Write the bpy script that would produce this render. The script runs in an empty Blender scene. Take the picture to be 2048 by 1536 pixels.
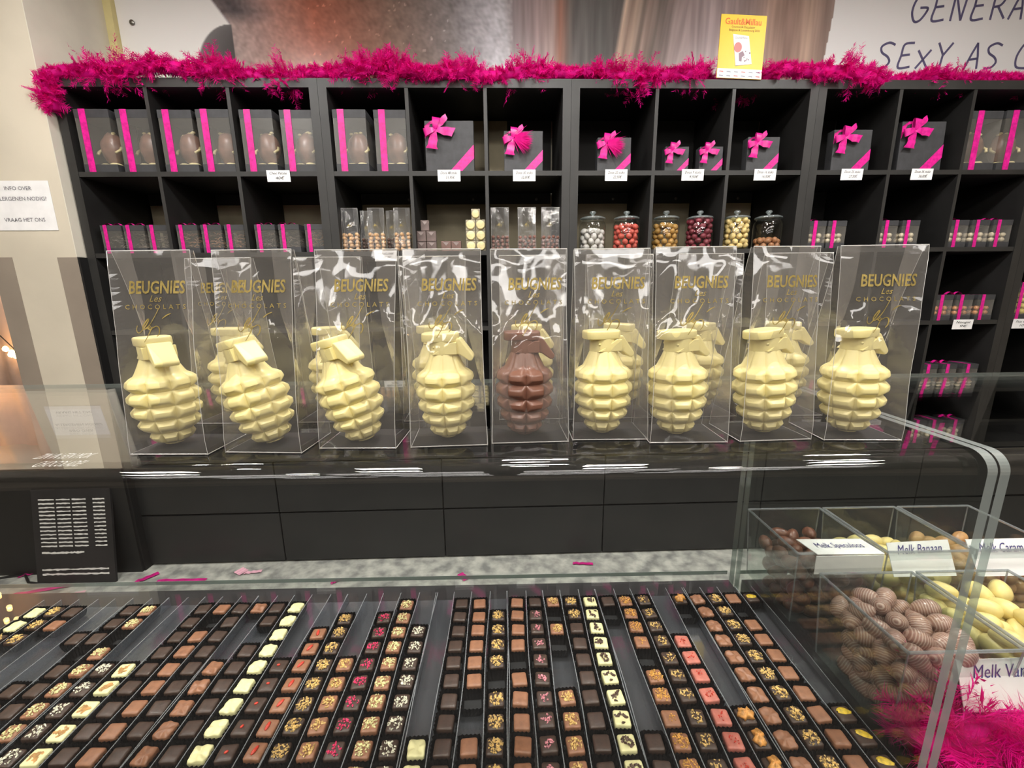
import bpy, bmesh, math, random
import numpy as np
from mathutils import Vector, Matrix, Euler, noise

random.seed(7)
SC = bpy.context.scene
COL = SC.collection
PI = math.pi
def R(d): return math.radians(d)

# ------------------------------------------------------------------ camera, world, lights, exposure
EYE = 1.481
cam_d = bpy.data.cameras.new('camera'); cam = bpy.data.objects.new('camera', cam_d); COL.objects.link(cam)
FPX = 865.13
cam_d.sensor_width = 36.0; cam_d.lens = FPX / 2048 * 36.0; cam_d.clip_start = .02; cam_d.clip_end = 60
_r = Vector((0.99994, 0.00452, -0.00982)); _dn = Vector((-0.00863, -0.21235, -0.97716)); _f = Vector((-0.0065, 0.97718, -0.2123))
_m = Matrix(((_r.x, -_dn.x, -_f.x), (_r.y, -_dn.y, -_f.y), (_r.z, -_dn.z, -_f.z)))
cam.matrix_world = Matrix.Translation((0, 0, EYE)) @ (Matrix.Rotation(R(-1.2), 3, 'Z') @ _m).to_4x4()
SC.camera = cam

W = bpy.data.worlds.new('world'); SC.world = W; W.use_nodes = True
W.node_tree.nodes['Background'].inputs[0].default_value = (.9, .92, 1, 1)
W.node_tree.nodes['Background'].inputs[1].default_value = .15

def area(name, loc, sx, sy, power, col=(1, .95, .88), rot=(0, 0, 0), spread=180):
    l = bpy.data.lights.new(name, 'AREA'); l.shape = 'RECTANGLE'; l.size = sx; l.size_y = sy; l.energy = power; l.color = col
    l.spread = R(spread)
    o = bpy.data.objects.new(name, l); COL.objects.link(o); o.location = loc; o.rotation_euler = rot
    return o
# the shop's ceiling lamps: panels over the staff aisle and over the customers; point lights added to brighten the ceiling
def fill_point(loc, power, col=(1, .94, .86), r=.09):  # added point light without a lamp, lifts the ceiling and room
    l = bpy.data.lights.new('added_fill_point', 'POINT'); l.energy = power; l.color = col; l.shadow_soft_size = r
    o = bpy.data.objects.new('added_fill_point', l); COL.objects.link(o); o.location = loc
for x in (-1.45, .15, 1.75): area('ceiling_light_aisle', (x, 1.05, 3.12), .35, .25, 32, (1, .98, .96))
for x in (-1.9, -.65, .6, 1.9): area('ceiling_light_front', (x, -.5, 3.15), .34, .34, 20, (1, .95, .88))
for y, pw in ((-1.9, 11), (-3.1, 11), (-4.4, 11)):  # unseen panels added to put highlights on the bag film
    for x in (-2.2, -.75, .7, 2.2): area('added_highlight_panel', (x, y, 3.15), 1.15, .34, pw, (1, .96, .92))
for x, y, p_ in ((-2.7, -.2, 6), (0.1, .45, 13), (2.5, .4, 12), (-1.2, -1.2, 11), (1.3, -1.2, 11)): fill_point((x, y, 2.85), p_)

SC.view_settings.view_transform = 'Standard'; SC.view_settings.look = 'None'
SC.view_settings.gamma = 1; SC.view_settings.use_curve_mapping = False
SC.view_settings.exposure = 0.12
SC.cycles.transparent_max_bounces = 40
SC.cycles.max_bounces = 7; SC.cycles.diffuse_bounces = 3; SC.cycles.glossy_bounces = 4; SC.cycles.adaptive_threshold = .035; SC.cycles.use_light_tree = False; SC.cycles.caustics_reflective = False; SC.cycles.caustics_refractive = False
SC.cycles.sample_clamp_indirect = 6

# ------------------------------------------------------------------ frames
# world = display case frame (X right along the case, Y away from the viewer). The shelf wall is turned a little against it.
YAW = R(.8)
_c, _s = math.cos(R(-1.2)), math.sin(R(-1.2))
P0 = Vector((-_s * 2.2, _c * 2.2, 0))
U = Vector((math.cos(YAW), math.sin(YAW), 0)); NN = Vector((-math.sin(YAW), math.cos(YAW), 0))
def S(u, v, z): return P0 + U * u + NN * v + Vector((0, 0, z))

# ------------------------------------------------------------------ materials
def lin(c):
    c = c / 255.0
    return c / 12.92 if c <= .04045 else ((c + .055) / 1.055) ** 2.4
def rgb(c): return (lin(c[0]), lin(c[1]), lin(c[2]), 1)
MATS = {}
def pm(name, c, rough=.5, var=None, bump=None, metal=0, spec=.5, coat=0, emit=None, c2=None, sss=0, coord='Object', stretch=None, transl=0):
    """procedural principled material: colour, noise variation (scale, amount), bump (scale, strength)"""
    if name in MATS: return MATS[name]
    m = bpy.data.materials.new(name); m.use_nodes = True; MATS[name] = m
    nt = m.node_tree; p = nt.nodes['Principled BSDF']
    p.inputs['Base Color'].default_value = rgb(c); p.inputs['Roughness'].default_value = rough
    p.inputs['Metallic'].default_value = metal; p.inputs['Specular IOR Level'].default_value = spec
    p.inputs['Coat Weight'].default_value = coat
    if sss: p.inputs['Subsurface Weight'].default_value = sss; p.inputs['Subsurface Radius'].default_value = (.004, .003, .002)
    if emit: p.inputs['Emission Color'].default_value = rgb(emit[0]); p.inputs['Emission Strength'].default_value = emit[1]
    if var or bump:
        tc = nt.nodes.new('ShaderNodeTexCoord'); src = tc.outputs[coord]
        if stretch:
            mp = nt.nodes.new('ShaderNodeMapping'); mp.inputs['Scale'].default_value = stretch
            nt.links.new(src, mp.inputs[0]); src = mp.outputs[0]
    if var:
        n = nt.nodes.new('ShaderNodeTexNoise'); n.inputs['Scale'].default_value = var[0]; n.inputs['Detail'].default_value = 5
        nt.links.new(src, n.inputs['Vector'])
        rp = nt.nodes.new('ShaderNodeValToRGB'); nt.links.new(n.outputs['Fac'], rp.inputs[0])
        a = var[1]; d = c2 if c2 else tuple(x * (1 - a) for x in c)
        e = c if c2 else tuple(min(255, x * (1 + a * .6)) for x in c)
        rp.color_ramp.elements[0].position = .35; rp.color_ramp.elements[1].position = .65
        rp.color_ramp.elements[0].color = rgb(d); rp.color_ramp.elements[1].color = rgb(e)
        nt.links.new(rp.outputs[0], p.inputs['Base Color'])
    if bump:
        n2 = nt.nodes.new('ShaderNodeTexNoise'); n2.inputs['Scale'].default_value = bump[0]; n2.inputs['Detail'].default_value = 4
        nt.links.new(src, n2.inputs['Vector'])
        b = nt.nodes.new('ShaderNodeBump'); b.inputs['Strength'].default_value = bump[1]; b.inputs['Distance'].default_value = .002
        nt.links.new(n2.outputs['Fac'], b.inputs['Height']); nt.links.new(b.outputs[0], p.inputs['Normal'])
    if transl:
        out = nt.nodes['Material Output']; mx = nt.nodes.new('ShaderNodeMixShader'); tr = nt.nodes.new('ShaderNodeBsdfTranslucent')
        tr.inputs[0].default_value = rgb(c); mx.inputs[0].default_value = transl
        nt.links.new(p.outputs[0], mx.inputs[1]); nt.links.new(tr.outputs[0], mx.inputs[2]); nt.links.new(mx.outputs[0], out.inputs[0])
    return m
def clear(name, tint=(250, 252, 250), f0=.04, rough=.01, haze=0.0, hazec=(235, 235, 235), bump=None, power=5, gain=.96):
    """thin clear sheet: transparent with a Schlick mirror part and an optional milky haze"""
    if name in MATS: return MATS[name]
    m = bpy.data.materials.new(name); m.use_nodes = True; MATS[name] = m
    nt = m.node_tree; nt.nodes.remove(nt.nodes['Principled BSDF']); out = nt.nodes['Material Output']
    t = nt.nodes.new('ShaderNodeBsdfTransparent'); t.inputs[0].default_value = rgb(tint)
    g = nt.nodes.new('ShaderNodeBsdfGlossy'); g.inputs['Roughness'].default_value = rough; g.inputs[0].default_value = (1, 1, 1, 1)
    lw = nt.nodes.new('ShaderNodeLayerWeight'); lw.inputs['Blend'].default_value = .5
    pw = nt.nodes.new('ShaderNodeMath'); pw.operation = 'POWER'; pw.inputs[1].default_value = power
    ma = nt.nodes.new('ShaderNodeMath'); ma.operation = 'MULTIPLY_ADD'; ma.inputs[1].default_value = gain; ma.inputs[2].default_value = f0
    nt.links.new(lw.outputs['Facing'], pw.inputs[0]); nt.links.new(pw.outputs[0], ma.inputs[0])
    mx = nt.nodes.new('ShaderNodeMixShader'); nt.links.new(ma.outputs[0], mx.inputs[0])
    base = t.outputs[0]
    if haze:
        d = nt.nodes.new('ShaderNodeBsdfDiffuse'); d.inputs[0].default_value = rgb(hazec)
        h = nt.nodes.new('ShaderNodeMixShader'); h.inputs[0].default_value = haze
        nt.links.new(t.outputs[0], h.inputs[1]); nt.links.new(d.outputs[0], h.inputs[2]); base = h.outputs[0]
    nt.links.new(base, mx.inputs[1]); nt.links.new(g.outputs[0], mx.inputs[2]); nt.links.new(mx.outputs[0], out.inputs[0])
    if bump:
        tc = nt.nodes.new('ShaderNodeTexCoord'); n2 = nt.nodes.new('ShaderNodeTexNoise'); n2.inputs['Scale'].default_value = bump[0]
        n2.inputs['Detail'].default_value = 3; n2.inputs['Distortion'].default_value = .6
        nt.links.new(tc.outputs['Object'], n2.inputs['Vector'])
        b = nt.nodes.new('ShaderNodeBump'); b.inputs['Strength'].default_value = bump[1]; b.inputs['Distance'].default_value = .003
        nt.links.new(n2.outputs['Fac'], b.inputs['Height']); nt.links.new(b.outputs[0], g.inputs['Normal'])
    return m

BLACKWOOD = pm('black_brown_wood_shaded', (30, 29, 28), .55, var=(6, .18), bump=(40, .12), stretch=(1, 1, 1))  # shelf wood, darkened to paint in the shade inside the cells
BLACKWOOD_LIT = pm('black_brown_wood_lit', (42, 41, 39), .5, var=(8, .12), bump=(60, .1))  # same wood, lighter copy that paints the light on front edges
CABBLACK = pm('black_lacquer', (31, 31, 31), .42, var=(3, .12), bump=(60, .05))
BEIGE = pm('beige_paint', (208, 198, 178), .8, var=(2, .05), bump=(60, .15))
TAUPE = pm('taupe_paint', (142, 130, 116), .8, var=(3, .06), bump=(60, .15))
WHITEPAINT = pm('offwhite_paint', (218, 212, 196), .8, var=(3, .05), bump=(60, .15))
YELLOWTRIM = pm('cream_trim', (222, 208, 150), .7, var=(4, .08))
BLACKPAINT = pm('black_paint', (14, 13, 13), .6, var=(5, .2))
BACKBOARD = pm('khaki_board', (176, 166, 140), .7, var=(5, .08))
BACKDARK = pm('dark_backboard', (17, 16, 15), .7, var=(5, .2))
CARD = pm('black_card', (58, 58, 60), .6, var=(30, .1), bump=(200, .08))
CARDBLK = pm('bag_base_card', (24, 23, 24), .5, var=(30, .2))
RIBBON = pm('magenta_ribbon', (214, 30, 138), .38, var=(60, .12), bump=(300, .1), spec=.4)
PAPER = pm('white_paper', (240, 238, 236), .7, var=(20, .02))
INK = pm('blue_ink', (60, 54, 120), .6)
INKDARK = pm('dark_ink', (40, 40, 48), .6)
GREYINK = pm('grey_print', (96, 94, 100), .6)
GOLD = pm('gold_foil', (158, 138, 74), .45, metal=.35, var=(200, .15))
WHITECHOC = pm('white_chocolate', (238, 224, 156), .34, var=(25, .04), bump=(60, .04), spec=.5)
MILKG = pm('milk_chocolate_gloss', (128, 88, 72), .3, var=(25, .08), bump=(60, .04))
MILK = pm('milk_chocolate', (148, 102, 76), .42, var=(120, .1), bump=(180, .15))
DARK = pm('dark_chocolate', (70, 54, 46), .4, var=(120, .15), bump=(180, .15))
WHITEP = pm('ivory_chocolate', (236, 228, 172), .42, var=(100, .04), bump=(150, .12))
RUBY = pm('ruby_chocolate', (190, 112, 98), .42, var=(120, .1), bump=(180, .15))
NUT = pm('gold_nut', (216, 180, 112), .35, var=(300, .3), bump=(300, .3))
NUTP = pm('pale_nut', (236, 216, 160), .35, var=(300, .25), bump=(300, .3))
FLAKE = pm('white_flake', (232, 228, 206), .3, var=(300, .15))
HOTPINK = pm('hot_pink_bits', (232, 60, 110), .4, var=(300, .2))
PALEPINK = pm('pale_pink_bits', (214, 140, 150), .35, var=(300, .25))
RED = pm('red_berry', (206, 66, 50), .35, var=(200, .2))
LEMON = pm('lemon_peel', (214, 180, 50), .4, var=(200, .2))
ORANGE = pm('orange_crumb', (216, 162, 82), .5, var=(300, .25), bump=(300, .3))
SHARD = pm('dark_shard', (92, 70, 60), .5, var=(200, .3))
BROWNSTAIN = pm('brown_glaze', (190, 142, 84), .4, var=(150, .2))
WALNUT = pm('walnut', (196, 138, 72), .4, var=(150, .35), bump=(200, .4))
CUP = pm('black_paper_cup', (17, 16, 17), .55, var=(100, .2))
BOAM = pm('magenta_feather', (236, 20, 150), .6, var=(30, .12), spec=.15, transl=.45)
GLASS = clear('case_glass', (252, 253, 252), .045)
PANEGREEN = clear('glass_polished_edge', (190, 205, 198), .10, rough=.15, haze=.42, hazec=(172, 180, 176))
FILM = clear('cellophane', (250, 250, 250), .062, rough=.04, haze=.065, hazec=(225, 220, 214))
FILMB = clear('cellophane_small', (250, 250, 250), .03, rough=.10, haze=.03, bump=(30, .25))
FOLD = clear('cellophane_fold', (240, 240, 240), .15, rough=.12, haze=.55, hazec=(235, 234, 230))
WINDOW = clear('box_window', (246, 246, 246), .035, rough=.3, haze=.13, hazec=(205, 200, 190), bump=(30, .25))  # grey haze stands in for reflections on the window film
PLASTIC = clear('clear_plastic', (240, 243, 246), .06, rough=.05, haze=.05, hazec=(200, 200, 205))
PLEDGE = clear('clear_plastic_edge', (225, 228, 230), .12, rough=.15, haze=.38, hazec=(190, 194, 198))
JARGLASS = clear('jar_glass', (246, 248, 247), .06, rough=.02)
BINPL = clear('bin_plastic', (240, 244, 242), .06, rough=.03, haze=.03)

# ------------------------------------------------------------------ mesh helpers
class MB:
    def __init__(s): s.v = []; s.f = []
    def add(s, vs, fs):
        o = len(s.v); s.v += [tuple(x) for x in vs]; s.f += [tuple(i + o for i in q) for q in fs]; return s
    def box(s, x0, x1, y0, y1, z0, z1):
        return s.add([(x0, y0, z0), (x1, y0, z0), (x1, y1, z0), (x0, y1, z0), (x0, y0, z1), (x1, y0, z1), (x1, y1, z1), (x0, y1, z1)],
                     [(0, 3, 2, 1), (4, 5, 6, 7), (0, 1, 5, 4), (1, 2, 6, 5), (2, 3, 7, 6), (3, 0, 4, 7)])
    def quad(s, a, b, c, d): return s.add([a, b, c, d], [(0, 1, 2, 3)])
    def prism(s, pts, fn0, fn1):
        n = len(pts); v = [fn0(p) for p in pts] + [fn1(p) for p in pts]
        return s.add(v, [tuple(range(n - 1, -1, -1)), tuple(range(n, 2 * n))] + [(i, (i + 1) % n, n + (i + 1) % n, n + i) for i in range(n)])
    def lathe(s, prof, n=24, cx=0, cy=0, z0=0, close=True):
        k = len(prof); v = []; f = []
        for r, z in prof:
            for i in range(n):
                a = 2 * PI * i / n; v.append((cx + r * math.cos(a), cy + r * math.sin(a), z0 + z))
        for j in range(k - 1):
            for i in range(n): f.append((j * n + i, j * n + (i + 1) % n, (j + 1) * n + (i + 1) % n, (j + 1) * n + i))
        if close: f.append(tuple(range(n - 1, -1, -1))); f.append(tuple((k - 1) * n + i for i in range(n)))
        return s.add(v, f)
    def tube(s, pts, r, n=6, taper=None):
        P = [Vector(p) for p in pts]; k = len(P); v = []; f = []
        for j in range(k):
            t = (P[min(j + 1, k - 1)] - P[max(j - 1, 0)]); t.normalize() if t.length > 1e-9 else None
            a = t.cross(Vector((0, 0, 1))) if abs(t.z) < .95 else t.cross(Vector((1, 0, 0)))
            a.normalize(); b = t.cross(a); rr = r if taper is None else r * taper[j]
            for i in range(n):
                w = 2 * PI * i / n; v.append(P[j] + a * (rr * math.cos(w)) + b * (rr * math.sin(w)))
        for j in range(k - 1):
            for i in range(n): f.append((j * n + i, j * n + (i + 1) % n, (j + 1) * n + (i + 1) % n, (j + 1) * n + i))
        f.append(tuple(range(n - 1, -1, -1))); f.append(tuple((k - 1) * n + i for i in range(n)))
        return s.add(v, f)
    def ribbon(s, pts, wdir, w):
        P = [Vector(p) for p in pts]; v = []; f = []
        ws = w if isinstance(w, (list, tuple)) else [w] * len(P)
        for p, ww in zip(P, ws): v += [p - wdir * ww / 2, p + wdir * ww / 2]
        for j in range(len(P) - 1): f.append((2 * j, 2 * j + 1, 2 * j + 3, 2 * j + 2))
        return s.add(v, f)
    def mesh(s, name, mat, smooth=False):
        m = bpy.data.meshes.new(name); m.from_pydata(s.v, [], s.f); m.update()
        if mat: m.materials.append(mat)
        if smooth: m.polygons.foreach_set('use_smooth', [True] * len(m.polygons))
        return m
    def build(s, name, mat, parent=None, smooth=False, **kw): return obj(name, s.mesh(name, mat, smooth), parent, **kw)
def obj(name, me, parent=None, loc=None, rot=None, kind=None, label=None, bevel=0):
    o = bpy.data.objects.new(name, me); COL.objects.link(o)
    if parent is not None: o.parent = parent
    if loc is not None: o.location = loc
    if rot is not None: o.rotation_euler = rot
    if kind: o['kind'] = kind
    if label: o['label'] = label
    if bevel:
        b = o.modifiers.new('bevel', 'BEVEL'); b.width = bevel; b.segments = 2; b.limit_method = 'ANGLE'
    return o
def tag(o, label, cat, group=None, kind=None):
    o['label'] = label; o['category'] = cat
    if group: o['group'] = group
    if kind: o['kind'] = kind
    return o
def thing(name, label, cat, loc=(0, 0, 0), rot=(0, 0, 0), group=None):
    o = bpy.data.objects.new(name, None); COL.objects.link(o); o.location = loc; o.rotation_euler = rot; o.empty_display_size = .02
    return tag(o, label, cat, group)
def struct(name, mb, mat, shelf=False, parent=None):
    o = mb.build(name, mat, parent)
    if shelf: o.location = P0; o.rotation_euler = (0, 0, YAW)
    if parent is None: o['kind'] = 'structure'
    return o
_txt = {}
def text_mesh(txt, size, shear=0, bold=0, width=None, align='CENTER', spacing=1):
    k = (txt, size, shear, bold, width, align, spacing)
    if k in _txt: return _txt[k]
    c = bpy.data.curves.new('t', 'FONT'); c.body = txt; c.size = 1.0; c.shear = shear; c.offset = bold / size; c.align_x = align; c.space_character = spacing
    c.resolution_u = 2
    o = bpy.data.objects.new('t', c); COL.objects.link(o)
    bpy.context.view_layer.update()
    me = bpy.data.meshes.new_from_object(o.evaluated_get(bpy.context.evaluated_depsgraph_get()))
    bpy.data.objects.remove(o); bpy.data.curves.remove(c)
    vs = [(v.co[0] * size, v.co[1] * size) for v in me.vertices]; fs = [tuple(p.vertices) for p in me.polygons]
    if width and vs:
        x0 = min(v[0] for v in vs); x1 = max(v[0] for v in vs); k2 = width / max(1e-6, x1 - x0); xm = (x0 + x1) / 2
        vs = [((v[0] - xm) * k2, v[1]) for v in vs]
    bpy.data.meshes.remove(me)
    _txt[k] = (vs, fs); return vs, fs
def text_part(name, txt, size, mat, parent, fn, **kw):
    vs, fs = text_mesh(txt, size, **kw)
    return MB().add([fn(x, y) for x, y in vs], fs).build(name, mat, parent)
ONES = ['', 'first', 'second', 'third', 'fourth', 'fifth', 'sixth', 'seventh', 'eighth', 'ninth', 'tenth', 'eleventh', 'twelfth', 'thirteenth', 'fourteenth', 'fifteenth', 'sixteenth', 'seventeenth', 'eighteenth', 'nineteenth', 'twentieth']
def nth(n):
    if n <= 20: return ONES[n]
    if n == 30: return 'thirtieth'
    if n == 40: return 'fortieth'
    return ('twenty-' if n < 30 else 'thirty-' if n < 40 else 'forty-') + ONES[n % 10]

# ------------------------------------------------------------------ the room
CONC = pm('speckled_concrete', (198, 198, 188), .55, var=(14, .3), bump=(40, .1), c2=(132, 133, 129))
ROOMW = pm('room_paint', (186, 172, 154), .8, var=(2, .08))
CEIL = pm('ceiling_paint', (222, 216, 208), .9, var=(2, .05))
struct('floor', MB().box(-5, 5, .5, 4.5, -.05, 0), CONC)
struct('floor_shop', MB().box(-5, 5, -6, .4995, -.05, 0), pm('darkened_shop_floor', (44, 38, 34), .6, var=(4, .25)))  # unseen floor, made dark to weaken its reflection in the case glass
struct('ceiling', MB().box(-5, 5, -6, 4.5, 3.2, 3.25), CEIL)
struct('wall_front', MB().box(-5, 5, -6.05, -6, 0, 3.2), ROOMW)
struct('wall_left', MB().box(-5.05, -5, -6, 4.5, 0, 3.2), ROOMW)
struct('wall_right', MB().box(5, 5.05, -6, 4.5, 0, 3.2), ROOMW)
struct('wall_back', MB().box(-5.2, 5.2, .42, .5, 0, 3.2), WHITEPAINT, True)
PV = -.04          # front face of the striped pier left of the shelves
struct('wall_pier', MB().box(-2.43, -2.04, PV, .42, 0, 3.2), BEIGE, True)
struct('trim_1', MB().box(-2.13, -2.0405, PV - .0015, PV + .01, .6, 1.650), TAUPE, True)
struct('trim_2', MB().box(-2.4295, -2.333, PV - .0015, PV + .01, .6, 1.652), TAUPE, True)
struct('trim_3', MB().box(-2.05, -2.0305, PV, .4, 0, 1.650), BLACKPAINT, True)
struct('trim_4', MB().box(-2.05, -2.0, .385, .4195, 2.42, 3.2), YELLOWTRIM, True)
struct('trim_5', MB().box(-2.042, -2.0385, PV - .0008, .40, 1.652, 3.2), WHITEPAINT, True)
struct('baseboard_left', MB().box(-2.9, -2.039, PV - .012, PV + .01, 0, .6), BLACKPAINT, True)

# glowing peach backdrop and fairy lights beyond the pier
PEACH = pm('peach_fabric', (238, 200, 178), .7, var=(5, .12), bump=(8, .4))
bd = MB()
nb = 40
for i in range(nb):
    pass
us = [-3.6 + 1.15 * i / nb for i in range(nb + 1)]
bd.add([(u, .30 + .018 * math.sin(u * 34), z) for z in (.62, 1.5, 2.7) for u in us],
       [(r * (nb + 1) + i, r * (nb + 1) + i + 1, (r + 1) * (nb + 1) + i + 1, (r + 1) * (nb + 1) + i) for r in range(2) for i in range(nb)])
o = bd.build('backdrop_curtain', PEACH, smooth=True); o.location = P0; o.rotation_euler = (0, 0, YAW)
so = o.modifiers.new('solid', 'SOLIDIFY'); so.thickness = .004
tag(o, 'peach pink curtain glowing behind the striped pier', 'curtain')
BULB = pm('warm_bulb', (255, 214, 130), .4, emit=((255, 206, 130), 20))
WIRE = pm('dark_wire', (50, 36, 26), .5)
ls = thing('string_lights', 'string of warm fairy lights on the peach curtain', 'string lights', S(-2.85, .25, 1.6), (0, 0, YAW))
pts = [(-.62 + .9 * t, -.02, .95 - 1.75 * t + .10 * math.sin(t * 9)) for t in [i / 22 for i in range(23)]]
MB().tube(pts, .003, 5).build('wire', WIRE, ls, True)
bm = MB().lathe([(.002, 0), (.011, .006), (.013, .016), (.008, .027), (.001, .031)], 8).mesh('bulb', BULB, True)
random.seed(3)
for i in range(26):
    p = pts[int(i * 22 / 26)]
    obj('bulb', bm, ls, loc=(p[0] + random.uniform(-.2, .2), -.035, p[2] + random.uniform(-.25, .25)))

# ------------------------------------------------------------------ mural on the back wall
def lerp3(a, b, t): return tuple(a[i] + (b[i] - a[i]) * t for i in range(3))
CT = [(-1.6, (150, 130, 126)), (-1.43, (160, 138, 132)), (-1.3, (158, 124, 116)), (-1.186, (162, 112, 98)), (-1.0, (158, 86, 64)), (-.827, (142, 88, 70)), (-.6, (124, 98, 86)), (-.439, (122, 106, 100)),
      (-.3, (126, 118, 117)), (-.23, (142, 136, 139)), (-.1, (172, 168, 174)), (-.021, (174, 170, 175)), (.03, (140, 126, 127)), (.15, (152, 130, 129)), (.23, (160, 137, 132)),
      (.269, (148, 102, 86)), (.32, (112, 102, 97)), (.349, (102, 98, 96)), (.5, (98, 96, 94)), (.58, (100, 94, 92)), (.60, (196, 168, 148)), (.63, (142, 120, 108)),
      (.66, (180, 154, 136)), (.70, (122, 108, 100)), (.721, (152, 130, 120)), (.78, (114, 102, 96)), (.9, (152, 134, 132)), (1.069, (162, 144, 145)), (1.285, (152, 130, 124)),
      (1.4, (176, 144, 128)), (1.5, (142, 114, 103)), (1.6, (180, 150, 132)), (1.68, (142, 118, 108)), (1.73, (152, 130, 120))]
WBG = (250, 247, 243)
def mural_col(u, z):
    dz = z - 2.84
    if u > 1.716 + .012 * math.sin(z * 9): return (250, 248, 247)
    jaw = -1.433 - max(0, z - 2.832) * .72 if z >= 2.832 else None
    if z >= 2.832:
        if u < jaw - .012: return WBG
        if u < jaw: return lerp3(WBG, (150, 138, 142), (u - jaw + .012) / .012)
    else:
        arc = -1.433 - .19 * math.sqrt(max(0, 1 - ((z - 2.60) / .232) ** 2)) if z > 2.60 else -1.63
        if u < arc - .012: return WBG
        if u < arc: return lerp3(WBG, (124, 120, 120), (u - arc + .012) / .012)
        if u < -1.428: return lerp3((124, 120, 120), (84, 80, 80), min(1, (u - arc) / .15))
    if z > 2.832 and u < -1.2:
        k_ = min(1, (z - 2.832) / .06) * max(0, 1 - abs(u - jaw - .07) / .2)
    else: k_ = 0
    uu = u + (dz * -.16 if u > .55 and u < .95 else dz * .10 * (1 if u < 0 else 0))
    c = CT[-1][1]
    for k in range(len(CT) - 1):
        if uu < CT[k + 1][0]:
            a, b = CT[k], CT[k + 1]; t = max(0, (uu - a[0]) / (b[0] - a[0])); c = lerp3(a[1], b[1], t); break
    if u > .02:
        n = noise.noise(Vector((uu * 38, z * 3, 1))) * .16 + noise.noise(Vector((uu * 90, z * 5, 4))) * .08
    else:
        n = noise.noise(Vector((u * 22, z * 22, 2))) * .12 + noise.noise(Vector((u * 60 + z * 30, z * 60, 7))) * .12
        if -1.05 < u < -.3 and noise.noise(Vector((u * 55, z * 55, 9))) > .57: n += .32
    g_ = sum(c) / 3; c = tuple(min(250, 1.13 * (g_ + (x - g_) * .86)) for x in c)
    if k_: c = lerp3(c, (92, 84, 86), k_)
    return tuple(max(0, min(255, x * (1 + n))) for x in c)
nu, nz = 1000, 150
u0, u1, z0, z1 = -1.999, 3.6, 2.30, 3.19
vs = []; cs = []
for j in range(nz + 1):
    for i in range(nu + 1):
        u = u0 + (u1 - u0) * i / nu; z = z0 + (z1 - z0) * j / nz
        vs.append((u, .414, z)); c = mural_col(u, z); cs += [lin(c[0]), lin(c[1]), lin(c[2]), 1]
fs = [(j * (nu + 1) + i, j * (nu + 1) + i + 1, (j + 1) * (nu + 1) + i + 1, (j + 1) * (nu + 1) + i) for j in range(nz) for i in range(nu)]
mm = MB().add(vs, fs).mesh('mural_print', None)
ca = mm.color_attributes.new('print', 'FLOAT_COLOR', 'POINT'); ca.data.foreach_set('color', cs)
MUR = pm('mural_vinyl', (200, 200, 200), .26, bump=(14, .22), spec=.5)
an = MUR.node_tree.nodes.new('ShaderNodeVertexColor'); an.layer_name = 'print'
MUR.node_tree.links.new(an.outputs[0], MUR.node_tree.nodes['Principled BSDF'].inputs['Base Color'])
mm.materials.append(MUR)
mural = obj('wall_mural', mm, loc=P0, rot=(0, 0, YAW)); so = mural.modifiers.new('solid', 'SOLIDIFY'); so.thickness = .004; so.offset = -1
tag(mural, 'large wall mural with a close-up of skin and hair and handwritten capitals', 'mural')
# handwritten capitals on the mural
GL = {'G': [[(.95, .95), (.6, 1), (.2, .75), (.05, .35), (.25, .02), (.6, .05), (.95, .35), (.98, .5), (.55, .5)]],
      'E': [[(.95, 1), (.35, .93), (.22, .5), (.12, .02), (.85, .06)], [(.25, .5), (.75, .54)]],
      'N': [[(.05, 0), (.18, 1)], [(.18, 1), (.7, .02)], [(.7, .02), (.95, 1)]],
      'R': [[(.1, 0), (.22, 1)], [(.22, 1), (.75, .98), (.85, .75), (.6, .52), (.2, .45)], [(.45, .48), (.95, .05)]],
      'A': [[(.0, 0), (.35, .6), (.62, 1)], [(.62, 1), (.75, .5), (.8, 0)], [(.22, .35), (.8, .4)]],
      'S': [[(.98, .92), (.6, 1), (.15, .85), (.2, .62), (.6, .45), (.75, .25), (.5, .05), (.05, 0)]],
      'X': [[(.05, .7), (.75, 0)], [(.85, .72), (.0, 0)]],
      'Y': [[(.05, 1), (.4, .55)], [(.95, 1), (.4, .5), (.3, 0)]],
      'C': [[(.95, .95), (.5, .98), (.12, .5), (.2, .08), (.8, .02)]]}
VIOL = pm('violet_marker', (104, 98, 134), .5)
def scribble(txt, uu, zz, pitch, h, slope):
    x = uu
    for ch in txt:
        if ch == ' ': x += pitch * .55; continue
        mb = MB()
        for st in GL[ch]:
            dense = []
            sharp = len(st) <= 3
            for q in range(len(st) - 1):
                p0, p1, p2, p3 = st[max(0, q - 1)], st[q], st[q + 1], st[min(len(st) - 1, q + 2)]
                for e_ in range(5):
                    w_ = e_ / 5
                    if sharp: dense.append((p1[0] + (p2[0] - p1[0]) * w_, p1[1] + (p2[1] - p1[1]) * w_))
                    else: dense.append(tuple(.5 * ((2 * p1[a]) + (-p0[a] + p2[a]) * w_ + (2 * p0[a] - 5 * p1[a] + 4 * p2[a] - p3[a]) * w_ * w_ + (-p0[a] + 3 * p1[a] - 3 * p2[a] + p3[a]) * w_ ** 3) for a in (0, 1)))
            dense.append(st[-1])
            P = [Vector((x + p[0] * pitch * .8, 0, zz + (x - uu) * slope + p[1] * h)) for p in dense]
            for a, b in zip(P[:-1], P[1:]):
                d = (b - a).normalized(); nrm = Vector((-d.z, 0, d.x)) * .0054
                e = d * .0015
                mb.prism([a - nrm - e, a + nrm - e, b + nrm + e, b - nrm + e], lambda p: (p.x, .4138, p.z), lambda p: (p.x, .4125, p.z))
        mb.build('painted_letter', VIOL, mural)
        x += pitch
scribble('GENERA', 2.15, 2.865, .108, .13, .03)
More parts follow.
